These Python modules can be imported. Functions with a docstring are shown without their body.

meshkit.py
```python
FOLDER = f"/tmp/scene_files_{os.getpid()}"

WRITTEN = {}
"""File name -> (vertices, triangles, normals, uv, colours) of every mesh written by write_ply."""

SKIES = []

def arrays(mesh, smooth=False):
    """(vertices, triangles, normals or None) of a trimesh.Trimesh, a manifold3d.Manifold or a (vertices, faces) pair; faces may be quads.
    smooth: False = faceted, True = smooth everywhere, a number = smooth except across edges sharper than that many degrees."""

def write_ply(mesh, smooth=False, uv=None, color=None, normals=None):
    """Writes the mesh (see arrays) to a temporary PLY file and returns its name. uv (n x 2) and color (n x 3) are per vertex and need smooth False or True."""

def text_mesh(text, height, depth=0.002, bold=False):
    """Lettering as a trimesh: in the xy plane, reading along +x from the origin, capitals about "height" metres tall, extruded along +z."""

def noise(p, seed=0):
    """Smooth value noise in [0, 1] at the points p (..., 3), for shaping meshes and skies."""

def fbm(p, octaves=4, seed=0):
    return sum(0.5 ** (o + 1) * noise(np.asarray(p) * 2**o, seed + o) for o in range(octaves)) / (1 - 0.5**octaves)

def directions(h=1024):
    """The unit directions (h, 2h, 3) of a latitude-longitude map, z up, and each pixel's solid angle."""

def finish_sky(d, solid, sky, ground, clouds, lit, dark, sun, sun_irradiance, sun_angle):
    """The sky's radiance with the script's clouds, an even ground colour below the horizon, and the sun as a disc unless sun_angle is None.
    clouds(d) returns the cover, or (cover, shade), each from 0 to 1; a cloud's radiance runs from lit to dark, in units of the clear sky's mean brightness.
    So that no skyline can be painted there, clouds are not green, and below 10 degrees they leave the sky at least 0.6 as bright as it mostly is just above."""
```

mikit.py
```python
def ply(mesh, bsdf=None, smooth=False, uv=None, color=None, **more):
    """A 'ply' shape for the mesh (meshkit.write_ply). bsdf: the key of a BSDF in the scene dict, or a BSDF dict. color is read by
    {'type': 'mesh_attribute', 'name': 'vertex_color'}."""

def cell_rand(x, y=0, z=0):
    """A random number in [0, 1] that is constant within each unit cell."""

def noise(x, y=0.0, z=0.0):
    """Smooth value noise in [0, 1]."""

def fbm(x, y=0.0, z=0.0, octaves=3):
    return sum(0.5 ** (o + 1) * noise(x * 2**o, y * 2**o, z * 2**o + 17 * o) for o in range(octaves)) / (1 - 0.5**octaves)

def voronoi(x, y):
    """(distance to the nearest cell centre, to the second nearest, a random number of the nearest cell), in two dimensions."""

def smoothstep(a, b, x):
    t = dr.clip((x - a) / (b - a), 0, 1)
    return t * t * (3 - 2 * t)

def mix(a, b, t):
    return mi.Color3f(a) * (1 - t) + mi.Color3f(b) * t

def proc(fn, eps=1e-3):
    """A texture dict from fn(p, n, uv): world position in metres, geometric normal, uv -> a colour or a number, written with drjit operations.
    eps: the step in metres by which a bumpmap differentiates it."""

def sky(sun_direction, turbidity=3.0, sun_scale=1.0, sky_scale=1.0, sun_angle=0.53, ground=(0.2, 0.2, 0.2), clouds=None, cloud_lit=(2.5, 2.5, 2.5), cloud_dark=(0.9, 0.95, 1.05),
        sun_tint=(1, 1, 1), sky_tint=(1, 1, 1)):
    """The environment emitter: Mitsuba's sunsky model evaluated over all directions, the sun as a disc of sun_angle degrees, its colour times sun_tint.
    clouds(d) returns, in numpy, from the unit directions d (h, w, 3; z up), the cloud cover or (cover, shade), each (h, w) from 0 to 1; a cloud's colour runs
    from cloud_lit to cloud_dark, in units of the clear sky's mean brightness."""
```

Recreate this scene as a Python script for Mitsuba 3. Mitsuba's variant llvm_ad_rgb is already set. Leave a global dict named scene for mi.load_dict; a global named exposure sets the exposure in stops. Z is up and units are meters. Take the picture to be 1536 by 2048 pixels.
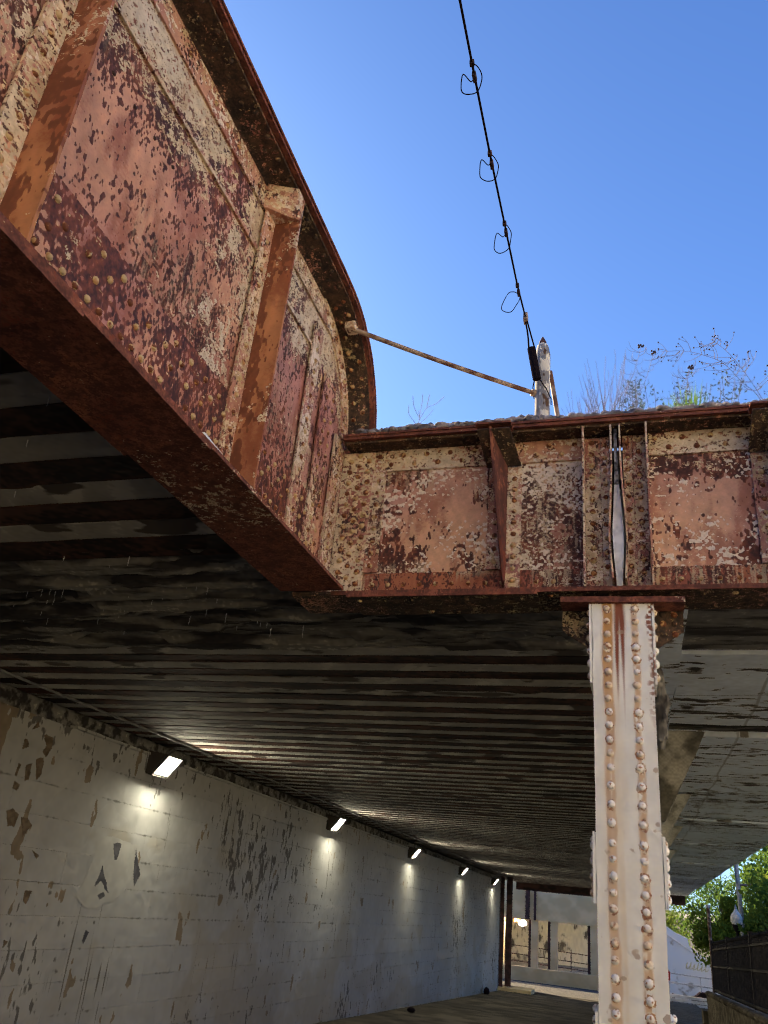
import math, random
import numpy as np, trimesh, drjit as dr, mitsuba as mi
import mikit, meshkit
from mikit import proc, ply, noise, fbm, smoothstep, mix, voronoi, cell_rand
T = mi.ScalarTransform4f
scene, labels = {}, {}
R = random.Random(7)

# ------------------------------------------------------------------ camera, sky, exposure
EYE = np.array([0.0, 0.0, 1.6])
FWD = np.array([-0.28247144, 0.86448499, 0.4157831])
UPV = np.array([0.03348165, -0.42428543, 0.90490931])
scene['camera'] = {'type': 'perspective', 'fov_axis': 'x', 'fov': 2 * math.degrees(math.atan(768 / 1610.0)),
                   'near_clip': 0.05, 'far_clip': 2000.0,
                   'to_world': T().look_at(origin=EYE.tolist(), target=(EYE + FWD).tolist(), up=UPV.tolist())}
scene['daylight'] = mikit.sky([-0.64, 0.50, 0.52], turbidity=3, sun_scale=1.5, sky_scale=.51, sky_tint=(.75, 1.01, 1.50), sun_tint=(1.0, .97, .86))
exposure = 3.5

# ------------------------------------------------------------------ helpers
class MB:
    """collects boxes, tubes and grids into one mesh"""
    def __init__(s): s.v, s.f, s.n = [], [], 0
    def add(s, v, f):
        v = np.asarray(v, float); f = np.asarray(f, int)
        if f.shape[1] == 4: f = np.vstack([f[:, [0, 1, 2]], f[:, [0, 2, 3]]])
        s.v.append(v); s.f.append(f + s.n); s.n += len(v); return s
    def hexa(s, p):          # 8 corners: bottom 4 ccw, top 4 ccw
        return s.add(p, [[0, 3, 2, 1], [4, 5, 6, 7], [0, 1, 5, 4], [1, 2, 6, 5], [2, 3, 7, 6], [3, 0, 4, 7]])
    def box(s, x0, x1, y0, y1, z0, z1):
        return s.hexa([[x0, y0, z0], [x1, y0, z0], [x1, y1, z0], [x0, y1, z0], [x0, y0, z1], [x1, y0, z1], [x1, y1, z1], [x0, y1, z1]])
    def tm(s, m): return s.add(m.vertices, m.faces)
    def tube(s, pts, r, sides=6):
        p = np.asarray(pts, float); n = len(p)
        r = np.broadcast_to(np.asarray(r, float), (n,))
        t = np.gradient(p, axis=0); t /= np.linalg.norm(t, axis=1, keepdims=True) + 1e-12
        ref = np.where(np.abs(t[:, 2:]) < 0.9, [0, 0, 1.0], [1.0, 0, 0])
        a = np.cross(t, ref); a /= np.linalg.norm(a, axis=1, keepdims=True) + 1e-12
        b = np.cross(t, a); an = np.arange(sides) * 2 * np.pi / sides
        v = p[:, None] + r[:, None, None] * (np.cos(an)[None, :, None] * a[:, None] + np.sin(an)[None, :, None] * b[:, None])
        i, j = np.meshgrid(np.arange(n - 1), np.arange(sides), indexing='ij')
        q = np.stack([i * sides + j, i * sides + (j + 1) % sides, (i + 1) * sides + (j + 1) % sides, (i + 1) * sides + j], -1).reshape(-1, 4)
        s.add(v.reshape(-1, 3), q)
        for e, fl in ((0, 1), (n - 1, 0)):
            c = np.vstack([v[e], p[e]]); k = np.arange(sides)
            f = np.stack([k, (k + 1) % sides, np.full(sides, sides)], 1)
            s.add(c, f if fl else f[:, ::-1])
        return s
    def mesh(s): return np.vstack(s.v), np.vstack(s.f)

def numbered(name):
    if name not in used: used.add(name); return name
    k = 1
    while f'{name}_{k:03d}' in used: k += 1
    used.add(f'{name}_{k:03d}'); return f'{name}_{k:03d}'
used = set()
def thing(name, label=None, cat=None, group=None, kind=None):
    k = numbered(name); d = {}
    if label: d['label'] = label
    if cat: d['category'] = cat
    if group: d['group'] = group
    if kind: d['kind'] = kind
    if d: labels[k] = d
    return k
def put(parent, name, shape, label=None, kind=None):
    k = numbered(f'{parent}__{name}') if name else parent
    scene[k] = shape
    if label or kind:
        labels[k] = {**({'label': label} if label else {}), **({'kind': kind} if kind else {})}
    return k
def part(parent, name, mb, mat, smooth=False, label=None, kind=None):
    return put(parent, name, ply(mb.mesh() if isinstance(mb, MB) else mb, mat, smooth=smooth), label, kind)

def rough(mb_or_mesh, res, amp, seed=0, freq=6.0):
    """subdivide and push along noise so that edges are not ruler-straight"""
    v, f = mb_or_mesh.mesh() if isinstance(mb_or_mesh, MB) else mb_or_mesh
    m = trimesh.Trimesh(v, f, process=False); m.merge_vertices(digits_vertex=5)
    vv, ff = trimesh.remesh.subdivide_to_size(m.vertices, m.faces, res, max_iter=12)
    m = trimesh.Trimesh(vv, ff, process=False); m.merge_vertices(digits_vertex=5)
    p = np.array(m.vertices)
    d = np.stack([meshkit.fbm(p * freq, 3, seed + 11 * k) - 0.5 for k in range(3)], 1)
    return p + 2 * amp * d, np.array(m.faces)

def loft(rings):
    n, k = len(rings), len(rings[0]); f = [[k * i + j, k * i + (j + 1) % k, k * i + k + (j + 1) % k, k * i + k + j] for i in range(n - 1) for j in range(k)]
    return MB().add(np.array(rings, float).reshape(-1, 3), f + [[3, 2, 1, 0], [k * n - 4, k * n - 3, k * n - 2, k * n - 1]]).mesh()

def shear(mesh, fn):
    v, f = mesh.mesh() if isinstance(mesh, MB) else mesh
    v = np.array(v); v[:, 2] += fn(v[:, 0], v[:, 1]); return v, f

def mat(key, color, roughness=0.8, bump=None, bscale=0.003, beps=2e-3, spec=0.12, metallic=0.0):
    b = {'type': 'principled', 'base_color': proc(color) if callable(color) else {'type': 'rgb', 'value': list(color)},
         'roughness': proc(roughness) if callable(roughness) else roughness, 'specular': spec, 'metallic': metallic}
    if bump: b = {'type': 'bumpmap', 'arbitrary': {**proc(bump, beps)}, 'scale': bscale, 'bsdf': b}
    scene[key] = {'type': 'twosided', 'bsdf': b}
    return key

# ------------------------------------------------------------------ materials
C_DARK, C_RED, C_PRIM, C_CREAM, C_WHITE = (.062, .030, .029), (.22, .070, .042), (.53, .285, .195), (.57, .465, .32), (.70, .60, .50)
def sel(c, a, m): return mix(c, a, m)

def plain_noise(c0, c1, s, oc=3):
    return lambda p, n, uv: mix(c0, c1, smoothstep(.3, .7, fbm(p.x * s, p.y * s, p.z * s, oc)))
def layers(x, y, z, fs, vs):
    zone = fbm(x * 1.9, y * 1.9, z * 1.5, 2)
    fine = fbm(x * fs * 3.1 + 5, y * fs * 3.1, z * fs * 3.0 * vs, 2)
    micro = noise(x * fs * 8.3, y * fs * 8.3, z * fs * 7.0) * .6 + noise(x * 150, y * 150, z * 150) * .4
    a = .30 * fbm(x * fs * .8, y * fs * .8, z * fs * .8 * vs, 2) + .36 * fine + .34 * micro
    return zone, fine, micro, a
def rust(tc, tp, cream=C_CREAM, prim=C_PRIM, dark=C_DARK, red=C_RED, fs=9.0, vs=0.6, bias=None, flakes=None, streak=0.0, off=0.0, fleck=.0):
    """bare rust, then primer, then the remains of cream paint, each with its own broken outline"""
    def f(p, n, uv):
        x, y, z = p.x + off, p.y, p.z
        zone, fine, micro, a = layers(x, y, z, fs, vs)
        b = .34 * fbm(x * fs * .9 + 31.7, y * fs * .9, z * fs * .35, 2) + .36 * fbm(x * fs * 3 + 17, y * fs * 3, z * fs * 1.1, 2) + .30 * noise(x * fs * 8 + 3, y * fs * 8, z * fs * 3.6)
        bc, bp, bf = bias(p) if bias else (0.0, 0.0, 0.0)
        cm = smoothstep(tc, tc + .02, a + .42 * (zone - .5) + bc)
        pv = b - .34 * (zone - .5) + bp
        pm = .35 * smoothstep(tp - .05, tp + .05, pv) + .65 * smoothstep(tp, tp + .03, pv)
        tone = noise(x * 2.6 + 8, y * 2.6, z * 1.1); h = .45 * fine + .30 * noise(x * 15 + 5, y * 15, z * 3) + .25 * micro
        c = mix(dark, red, smoothstep(.36, .66, .4 * b + .6 * h))
        pr = mix(prim, mi.Color3f(prim) * mi.Color3f(.80, .74, .92), smoothstep(.3, .7, tone)) * (.62 + .76 * h)
        bl = smoothstep(.44, .66, .5 * noise(x * 7 + 2, y * 7, z * 2.4) + .3 * noise(x * 26, y * 26, z * 7) + .2 * micro)
        pr = mix(pr, mi.Color3f(prim) * mi.Color3f(.52, .34, .36) * (.7 + .6 * h), bl * .75)
        c = sel(c, pr, pm)
        if fleck:
            fk = noise(x * 46, y * 46, z * 15) * .6 + noise(x * 95, y * 95, z * 40) * .4
            c = sel(c, mix(dark, red, .35 * h) * (.8 + .9 * micro), smoothstep(.595, .66, fk + .6 * (fbm(x * 4 + 3, y * 4, z * 2.2, 2) - .5) + fleck - .1))
        if streak:
            s = smoothstep(.46, .64, noise(x * 42, y * 42, z * 3) * .3 + noise(x * 95, y * 95, z * 7) * .35 + micro * .35) * smoothstep(.40, .56, zone) * streak
            c = mix(c, mi.Color3f(cream) * 1.1, s * (1 - cm) * .7)
        cr = mi.Color3f(cream) * (.60 + .42 * noise(x * 33, y * 33, z * 20) + .42 * micro) * mi.Color3f(1.0, .93 + .14 * zone, .76 + .5 * zone)
        stain = smoothstep(.56, .72, noise(x * 13, y * 13, z * 4) * .6 + fine * .4)
        cr = mix(cr, mi.Color3f(.33, .19, .10), stain * .42)
        pit = smoothstep(.58, .64, noise(x * 48 + 3, y * 48, z * 48) * .5 + micro * .5)
        c = sel(c, cr, cm * (1 - .92 * pit))
        if flakes is not None:
            fl = noise(x * 50 + 9, y * 50, z * 40) * .62 + noise(x * 112, y * 112, z * 95) * .38
            fz = fbm(x * 4.7 + 2, y * 4.7, z * 3.6 + 8, 2)
            c = sel(c, mi.Color3f(C_WHITE) * (.74 + .44 * micro), smoothstep(.585, .605, fl + .7 * (fz - .5) + flakes + bf))
        return c
    return f
def flake_bump(fs=9.0, vs=.6, tc=.5, off=0.0):
    def f(p, n, uv):
        zone, fine, micro, a = layers(p.x + off, p.y, p.z, fs, vs)
        return smoothstep(tc, tc + .02, a + .42 * (zone - .5)) * .6 + .5 * fine + .4 * micro
    return f
def bias_left(p):   # paint survives above the strip and along the stiffeners; primer shows in the middle of the panel
    w = fbm(p.y * 3, p.z * 3, 4.0, 2) - .5
    top = smoothstep(4.85, 5.2, p.z + .5 * w)
    edge = smoothstep(.34, .12, dr.abs(p.y - 3.40) + .35 * w) + smoothstep(.42, .12, dr.abs(p.y - 1.50) + .35 * w) + smoothstep(.30, .08, dr.abs(p.y - 4.62) + .3 * w)
    mid = smoothstep(.62, .15, dr.abs(p.z - 4.38) + .6 * w)
    return .085 * top + .11 * edge - .15 * mid, .11 * mid - .09 * top - .02, 0.0
def bias_right(p):
    w = fbm(p.x * 4, p.z * 4, 4.0, 2) - .5
    top = smoothstep(4.32, 4.52, p.z + .35 * w)
    mid = smoothstep(.40, .12, dr.abs(p.x + 1.20) + .5 * w) + smoothstep(.30, .1, dr.abs(p.x - .56) + .5 * w) * smoothstep(4.45, 4.25, p.z + .4 * w)
    fz = .07 * smoothstep(.36, .16, dr.abs(p.x + .44) + .2 * w) + .06 * smoothstep(.40, .15, dr.abs(p.x - .42) + .3 * w) * smoothstep(3.9, 4.3, p.z + .5 * w) + .04 * smoothstep(.3, .1, dr.abs(p.x + 1.60) + .3 * w)
    return .08 * top - .13 * mid - .02, .16 * mid - .07, fz - .05 * mid
mat('rust_left_web', rust(.555, .50, fs=11, bias=bias_left, streak=.3, fleck=.045), .72, flake_bump(11, .6, .555), .007)
mat('rust_right_web', rust(.575, .50, prim=(.60, .36, .235), bias=bias_right, flakes=-.05, streak=1.0, off=3.3, fleck=.0), .72, flake_bump(tc=.575, off=3.3), .007)
mat('rust_lower_plate', rust(.66, .545, fs=11, vs=.6, off=1.7, fleck=.02), .6, flake_bump(11, .6, .66, 1.7), .007)
mat('rust_corner_plate', rust(.42, .46, fs=12, vs=.8, off=21.1), .75, flake_bump(12, .8, .42, 21.1), .007)
mat('rust_cream_plate', rust(.45, .46, fs=12, vs=.8, flakes=-.10, off=6.1), .75, flake_bump(12, .8, .45, 6.1), .007)
mat('rust_mixed_plate', rust(.50, .45, fs=14, vs=.45, flakes=-.06, streak=.5, off=9.2, cream=(.52, .41, .27)), .75, flake_bump(14, .45, .50, 9.2), .007)
def bias_stiff(p): return -.05 + 0 * p.x, .16 * smoothstep(-2.075, -2.0, p.x + .09 * (fbm(p.y * 6, p.x * 14, p.z * 3.2, 3) - .5)) - .12, 0.0
mat('rust_stiffener', rust(.64, .43, bias=bias_stiff, dark=(.15, .055, .033), red=(.24, .085, .045), prim=(.43, .195, .095), fs=8, vs=.35, off=12.4, fleck=-.07), .65, flake_bump(8, .35, .64, 12.4), .003)
mat('rust_flange', rust(.72, .60, red=(.23, .088, .062), dark=(.095, .042, .036), prim=(.30, .12, .075), fs=16, vs=1, off=4.4), .95, flake_bump(16, 1, .72, 4.4), .007, spec=.02)
mat('rust_low_angle', rust(.64, .49, prim=(.36, .14, .08), fs=16, vs=.35, streak=.8, off=8.8), .7, flake_bump(16, .35, .64, 8.8), .007)
mat('grime_shade_flange', rust(.60, .66, cream=(.36, .29, .17), red=(.12, .075, .05), dark=(.035, .028, .027), fs=18, vs=1, off=2.2), .9, flake_bump(18, 1, .6, 2.2), .006)  # grime on the top flanges; also paints shade on lower undersides, brackets and gussets
mat('dark_rust_stiff', rust(.72, .58, red=(.17, .066, .05), dark=(.08, .036, .032), prim=(.26, .10, .06), fs=8, vs=.4, off=15.2), .65)
def rivet_c(p, n, uv):
    k = cell_rand(p.x * 14, p.y * 14, p.z * 14)
    g = fbm(p.x * 55, p.y * 55, p.z * 55, 2)
    c = mix((.15, .055, .030), (.47, .35, .20), smoothstep(.38, .5, g + .6 * (k - .55)))
    return mix(c, (.42, .19, .075), smoothstep(.55, .62, g) * .6)
mat('rivet_rust', rivet_c, .6, lambda p, n, uv: noise(p.x * 90, p.y * 90, p.z * 90), .003)

def column_paint(p, n, uv):
    x, y, z = p.x, p.y, p.z
    w = noise(x * 3, 0, z * 2.3) * .5 + noise(x * 9, 3, z * 9) * .25
    g = noise(x * 60, y * 60, z * 60)
    st = noise(x * 55, 2, z * 1.3)
    c = mi.Color3f(.85, .865, .835) * (.90 + .12 * noise(x * 16, y * 16, z * 8)) * (.97 + .05 * g)
    hi = smoothstep(2.35, 3.3, z + .9 * (w - .35))
    wob = .018 * (noise(4, 1, z * 3.1) - .5) + .010 * (noise(9, 1, z * 11) - .5)
    la = dr.abs(x + .112 + wob); lb = dr.abs(x - .060 - wob)
    halo = smoothstep(.085, .015, dr.abs(x + .092) + .09 * (w - .35)) * (.15 + .75 * st)
    c = mix(c, (.66, .54, .38), halo * (.70 + .35 * hi))
    ra = smoothstep(.034, .016, la + .030 * (w - .4) - .006 * hi) * smoothstep(.15, .42, st + .55 * w)
    c = mix(c, (.52, .29, .115), ra * (.55 + .45 * hi))
    rc = smoothstep(.05, .02, dr.abs(x + .035) + .05 * (w - .35)) * smoothstep(2.75, 3.15, z + .6 * (st - .5))
    c = mix(c, (.24, .085, .055), rc)
    rb = smoothstep(.030, .010, lb + .030 * (w - .35)) * smoothstep(.20, .5, fbm(x * 40, 1, z * 16, 2) + .4 * (w - .3))
    c = mix(c, (.54, .33, .15), rb * .75)
    ed = smoothstep(.03, .0, dr.abs(x - .155) + .04 * (noise(x * 30, y * 30, z * 12) - .5)) * smoothstep(2.55, 3.0, z + .5 * (w - .3))
    c = mix(c, (.28, .12, .08), ed * smoothstep(.4, .55, g))
    chip = smoothstep(.72, .76, fbm(x * 14, y * 14, z * 12, 3))
    return mix(c, (.36, .27, .20), chip * .7)
mat('column_white', column_paint, .7, lambda p, n, uv: fbm(p.x * 35, p.y * 35, p.z * 30, 3) + .5 * smoothstep(.6, .64, fbm(p.x * 14, p.y * 14, p.z * 12, 3)), .004)
def col_rivet(p, n, uv):
    g = fbm(p.x * 70, p.y * 70, p.z * 70, 2); k = noise(p.x * 4 + 7, 0, p.z * 5)
    hi = smoothstep(2.5, 3.3, p.z) * (1 - smoothstep(-.05, 0.0, p.x))
    c = mix((.85, .845, .83), (.66, .53, .37), smoothstep(.52, .78, k + .5 * hi + .25 * (g - .5)) * .8)
    return mix(c, (.36, .19, .11), smoothstep(.66, .71, g + .12 * hi))
mat('rivet_white', col_rivet, .8, lambda p, n, uv: noise(p.x * 80, p.y * 80, p.z * 80), .002)

def strip_concrete(p, n, uv):
    d = p.x + .55 * p.y
    s = fbm(d * 5, (p.x - p.y) * 1.2, p.z * 3, 3)
    g = fbm(p.x * 30, p.y * 30, p.z * 30, 2)
    c = mi.Color3f(.250, .243, .230) * (.62 + .85 * s) * (.85 + .3 * g)
    c = mix(c, (.42, .41, .38), smoothstep(.60, .68, s + .2 * (g - .5)) * .6)
    return mix(c, (.07, .06, .055), smoothstep(.63, .70, fbm(p.x * 2.2 + 7, p.y * 4, 1.0, 4)))
mat('strip_concrete', strip_concrete, .9, lambda p, n, uv: fbm(p.x * 22, p.y * 22, p.z * 22, 3), .012)
def beam_rust(p, n, uv):
    a = fbm(p.x * 3, p.y * 3, p.z * 3, 3); b = fbm(p.x * 24, p.y * 24, p.z * 24, 2)
    return mix((.018, .014, .014), (.066, .032, .024), smoothstep(.38, .66, a * .6 + b * .4))
mat('beam_rust', beam_rust, .85, lambda p, n, uv: fbm(p.x * 30, p.y * 30, p.z * 30, 2), .006)
def spall(p, n, uv):
    a = fbm(p.x * 2.0, p.y * 9, p.z * 7, 4); b = fbm(p.x * 26, p.y * 26, p.z * 26, 2)
    c = mix((.038, .036, .038), (.185, .18, .168), smoothstep(.38, .60, a)) * (.7 + .6 * b)
    return mix(c, (.33, .32, .28), smoothstep(.64, .70, a * .6 + b * .4))
mat('spalled_concrete', spall, .95, lambda p, n, uv: fbm(p.x * 14, p.y * 20, p.z * 20, 4), .02)

def wall_paint(p, n, uv):
    y, z = p.y, p.z
    g = fbm(y * 9, z * 9, 1.0, 3); w = fbm(y * .55, z * .55, 5.0, 3)
    c = mi.Color3f(.335, .338, .332) * (.84 + .30 * w) * (.92 + .16 * g)
    low = smoothstep(.46, .60, fbm(y * .8 + 3, z * 1.1, 2.0, 4) - .09 * (z + .06 * y - .5))
    c = mix(c, (.27, .235, .17), low * .40)
    sp = noise(y * 13, z * 5.5, 4.0) * .65 + noise(y * 34, z * 14, 4.0) * .35           # black spots, drawn out downwards
    zn = fbm(y * .45 + 9, z * .6, 0.0, 2)
    c = mix(c, (.045, .04, .035), smoothstep(.745, .85, sp + .75 * (zn - .52)) * .75)
    dr_ = noise(y * 15, z * .55, 7.0) * .6 + noise(y * 40, z * 2.2, 7.0) * .4
    c = mix(c, (.08, .066, .05), smoothstep(.86, 1.0, dr_ + .5 * (fbm(y * .6, z * .35, 3.0, 2) - .5)) * .8)
    bare = smoothstep(.775, .782, fbm(y * 3.6 + 4, z * 1.9, 8.0, 4) + .13 * smoothstep(10.6, 8.6, y))
    c = mix(c, mi.Color3f(.20, .16, .115) * (.8 + .4 * g), bare)
    jz = (3.16 - .023 * (y - 8) - z) / .385; jd = dr.abs(jz - dr.round(jz))
    c = mix(c, (.06, .055, .045), smoothstep(.10, .0, jd + .10 * noise(y * 16, z * 10, 3.0)) * smoothstep(.52, .66, fbm(y * .9, z * 1.5, 6.0, 3) * .7 + noise(y * 14, z * 6, 2.0) * .3) * .75)
    light = smoothstep(.60, .61, fbm(y * 1.1 + 20, z * 1.5, 8.0, 3))
    return mix(c, c * 1.06, light)
mat('wall_paint', wall_paint, .8, lambda p, n, uv: fbm(p.y * 9, p.z * 9, 1.0, 4) + .5 * smoothstep(.775, .782, fbm(p.y * 3.6 + 4, p.z * 1.9, 8.0, 4)), .010)
def slab_mask(x, y):
    rows = noise(3.0, y * 1.3, 1.0) * .5 + noise(5.0, y * 4.1, 2.0) * .5
    a = fbm(x * 3.6, y * 11, 3.0, 4) * .6 + fbm(x * 9 + 4, y * 21, 1.0, 2) * .4
    return a + .34 * (rows - .5)
def slab_paint(p, n, uv):
    x, y = p.x, p.y
    g = fbm(x * 20, y * 20, p.z * 20, 2); k = slab_mask(x, y)
    c = mi.Color3f(.66, .74, .86) * (.86 + .28 * g) * (.90 + .2 * noise(x * 2, y * 2, 4.0))
    c = mix(c, mi.Color3f(.24, .23, .215) * (.7 + .6 * g), smoothstep(.595, .602, k))
    c = mix(c, (.06, .056, .055), smoothstep(.655, .67, k))
    crack = smoothstep(.014, .004, dr.abs(y - dr.round(y * .62) / .62 - .10 * (fbm(x * 3, dr.round(y * .62), 2.0, 3) - .5)))
    seam = smoothstep(.02, .008, dr.abs(x - 1.16 - .05 * noise(y * 2, 0, 0)))
    return mix(c, (.16, .16, .16), dr.maximum(seam * .5, crack * .75))
mat('slab_paint', slab_paint, .85, lambda p, n, uv: smoothstep(.595, .602, slab_mask(p.x, p.y)) - .3 * fbm(p.x * 20, p.y * 20, p.z * 20, 2), -.010)
def pier_c(p, n, uv):
    a = fbm(p.x * 4, p.y * 4, p.z * 4, 4); b = noise(p.x * 50, p.y * 50, p.z * 50)
    return mix((.11, .108, .095), (.38, .375, .345), smoothstep(.36, .62, a)) * (.8 + .4 * b)
mat('pier_concrete', pier_c, .9, lambda p, n, uv: fbm(p.x * 20, p.y * 20, p.z * 20, 3), .012)
mat('dusty_road', plain_noise((.036, .032, .026), (.074, .066, .054), 1.6, 5), .95, lambda p, n, uv: noise(p.x * 60, p.y * 60, 0.0) + fbm(p.x * 6, p.y * 6, 0.0, 3), .006)
mat('asphalt', plain_noise((.04, .04, .042), (.075, .073, .07), 14), .9, lambda p, n, uv: noise(p.x * 90, p.y * 90, p.z * 90), .004)
mat('paving', plain_noise((.17, .155, .135), (.29, .27, .24), 5, 4), .9, lambda p, n, uv: fbm(p.x * 40, p.y * 40, 0.0, 2), .004)
mat('earth', plain_noise((.13, .125, .085), (.25, .24, .17), 2, 4), .95)
mat('mossy_wall', plain_noise((.055, .045, .032), (.14, .12, .09), 5, 4), .95)
mat('verge', plain_noise((.030, .042, .018), (.075, .085, .040), 3, 4), .95)
mat('dusty_paving', plain_noise((.055, .05, .042), (.105, .095, .08), 4, 4), .95)
mat('street_ground', plain_noise((.050, .048, .044), (.090, .086, .078), .7, 4), .95)
mat('stone_grey', plain_noise((.10, .095, .10), (.30, .27, .27), 11, 3), .9)
def dirty_beige(p, n, uv):
    a = fbm(p.x * .8, 2.0, p.z * .9, 4); b = fbm(p.x * 5, 1.0, p.z * 1.3, 3)
    c = mi.Color3f(.70, .63, .46) * (.8 + .4 * b)
    return mix(c, (.12, .105, .08), smoothstep(.50, .64, a * .6 + b * .4))
mat('beige_wall', dirty_beige, .9)
mat('beige_beam', plain_noise((.52, .41, .22), (.62, .50, .29), 1.4), .85)
def white_wall(p, n, uv):
    a = fbm(p.x * 1.5, p.y * 1.5, p.z * 1.5, 4)
    return mix((.82, .82, .80), (.40, .36, .30), smoothstep(.62, .74, a + .08 * smoothstep(-2.6, -3.3, p.z)))
mat('white_wall', white_wall, .85)
mat('black_iron', plain_noise((.007, .007, .009), (.017, .016, .018), 9), .7)
mat('galvanised', plain_noise((.30, .31, .33), (.46, .47, .49), 12), .5, metallic=.3)
mat('globe_glass', (.88, .86, .80), .4)
mat('white_rail', plain_noise((.45, .46, .46), (.65, .65, .64), 3), .6)
mat('dark_steel', plain_noise((.03, .022, .022), (.085, .045, .04), 4), .7)
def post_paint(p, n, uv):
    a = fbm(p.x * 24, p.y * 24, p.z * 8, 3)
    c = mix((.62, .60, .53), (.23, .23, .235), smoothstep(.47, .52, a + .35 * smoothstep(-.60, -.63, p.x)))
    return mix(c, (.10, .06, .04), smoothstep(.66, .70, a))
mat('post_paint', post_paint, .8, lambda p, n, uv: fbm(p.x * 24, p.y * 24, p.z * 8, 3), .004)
def rod_c(p, n, uv):
    a = fbm(p.x * 9, p.y * 9, p.z * 9, 3)
    return mix((.13, .065, .045), (.33, .25, .19), smoothstep(.42, .62, a))
mat('rod_rust', rod_c, .6)
mat('wire_dark', (.012, .009, .012), 1.0, spec=0.0)
mat('stalk_dry', (.24, .20, .20), .9)
mat('seed_head', (.06, .045, .05), .9)
mat('leaf_grey', (.16, .19, .13), .8)
scene['grass_blade'] = {'type': 'principledthin', 'base_color': {'type': 'rgb', 'value': [.16, .27, .05]}, 'roughness': .6, 'diff_trans': .8}
def leafmat(k, c0, c1):
    scene[k] = {'type': 'principledthin', 'base_color': proc(lambda p, n, uv: mix(c0, c1, noise(p.x * 1.3, p.y * 1.3, p.z * 1.3) * .6 + .4 * cell_rand(p.x * 6, p.y * 6, p.z * 6))), 'roughness': .6, 'diff_trans': .9}
leafmat('leaf_a', (.045, .10, .020), (.13, .20, .04))
leafmat('leaf_b', (.07, .14, .022), (.26, .30, .045))
mat('bark', plain_noise((.06, .045, .03), (.14, .11, .08), 9), .95)
mat('lamp_housing', (.05, .045, .04), .5)
mat('conduit_grey', plain_noise((.10, .10, .105), (.19, .19, .19), 8), .5)
mat('red_paint', (.45, .012, .02), .4)
mat('dark_filler', plain_noise((.02, .02, .022), (.30, .30, .31), 26), .85)
mat('filler_white', plain_noise((.45, .47, .50), (.70, .71, .73), 16), .8, lambda p, n, uv: fbm(p.x * 30, p.y * 30, p.z * 8, 3), .006)

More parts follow.
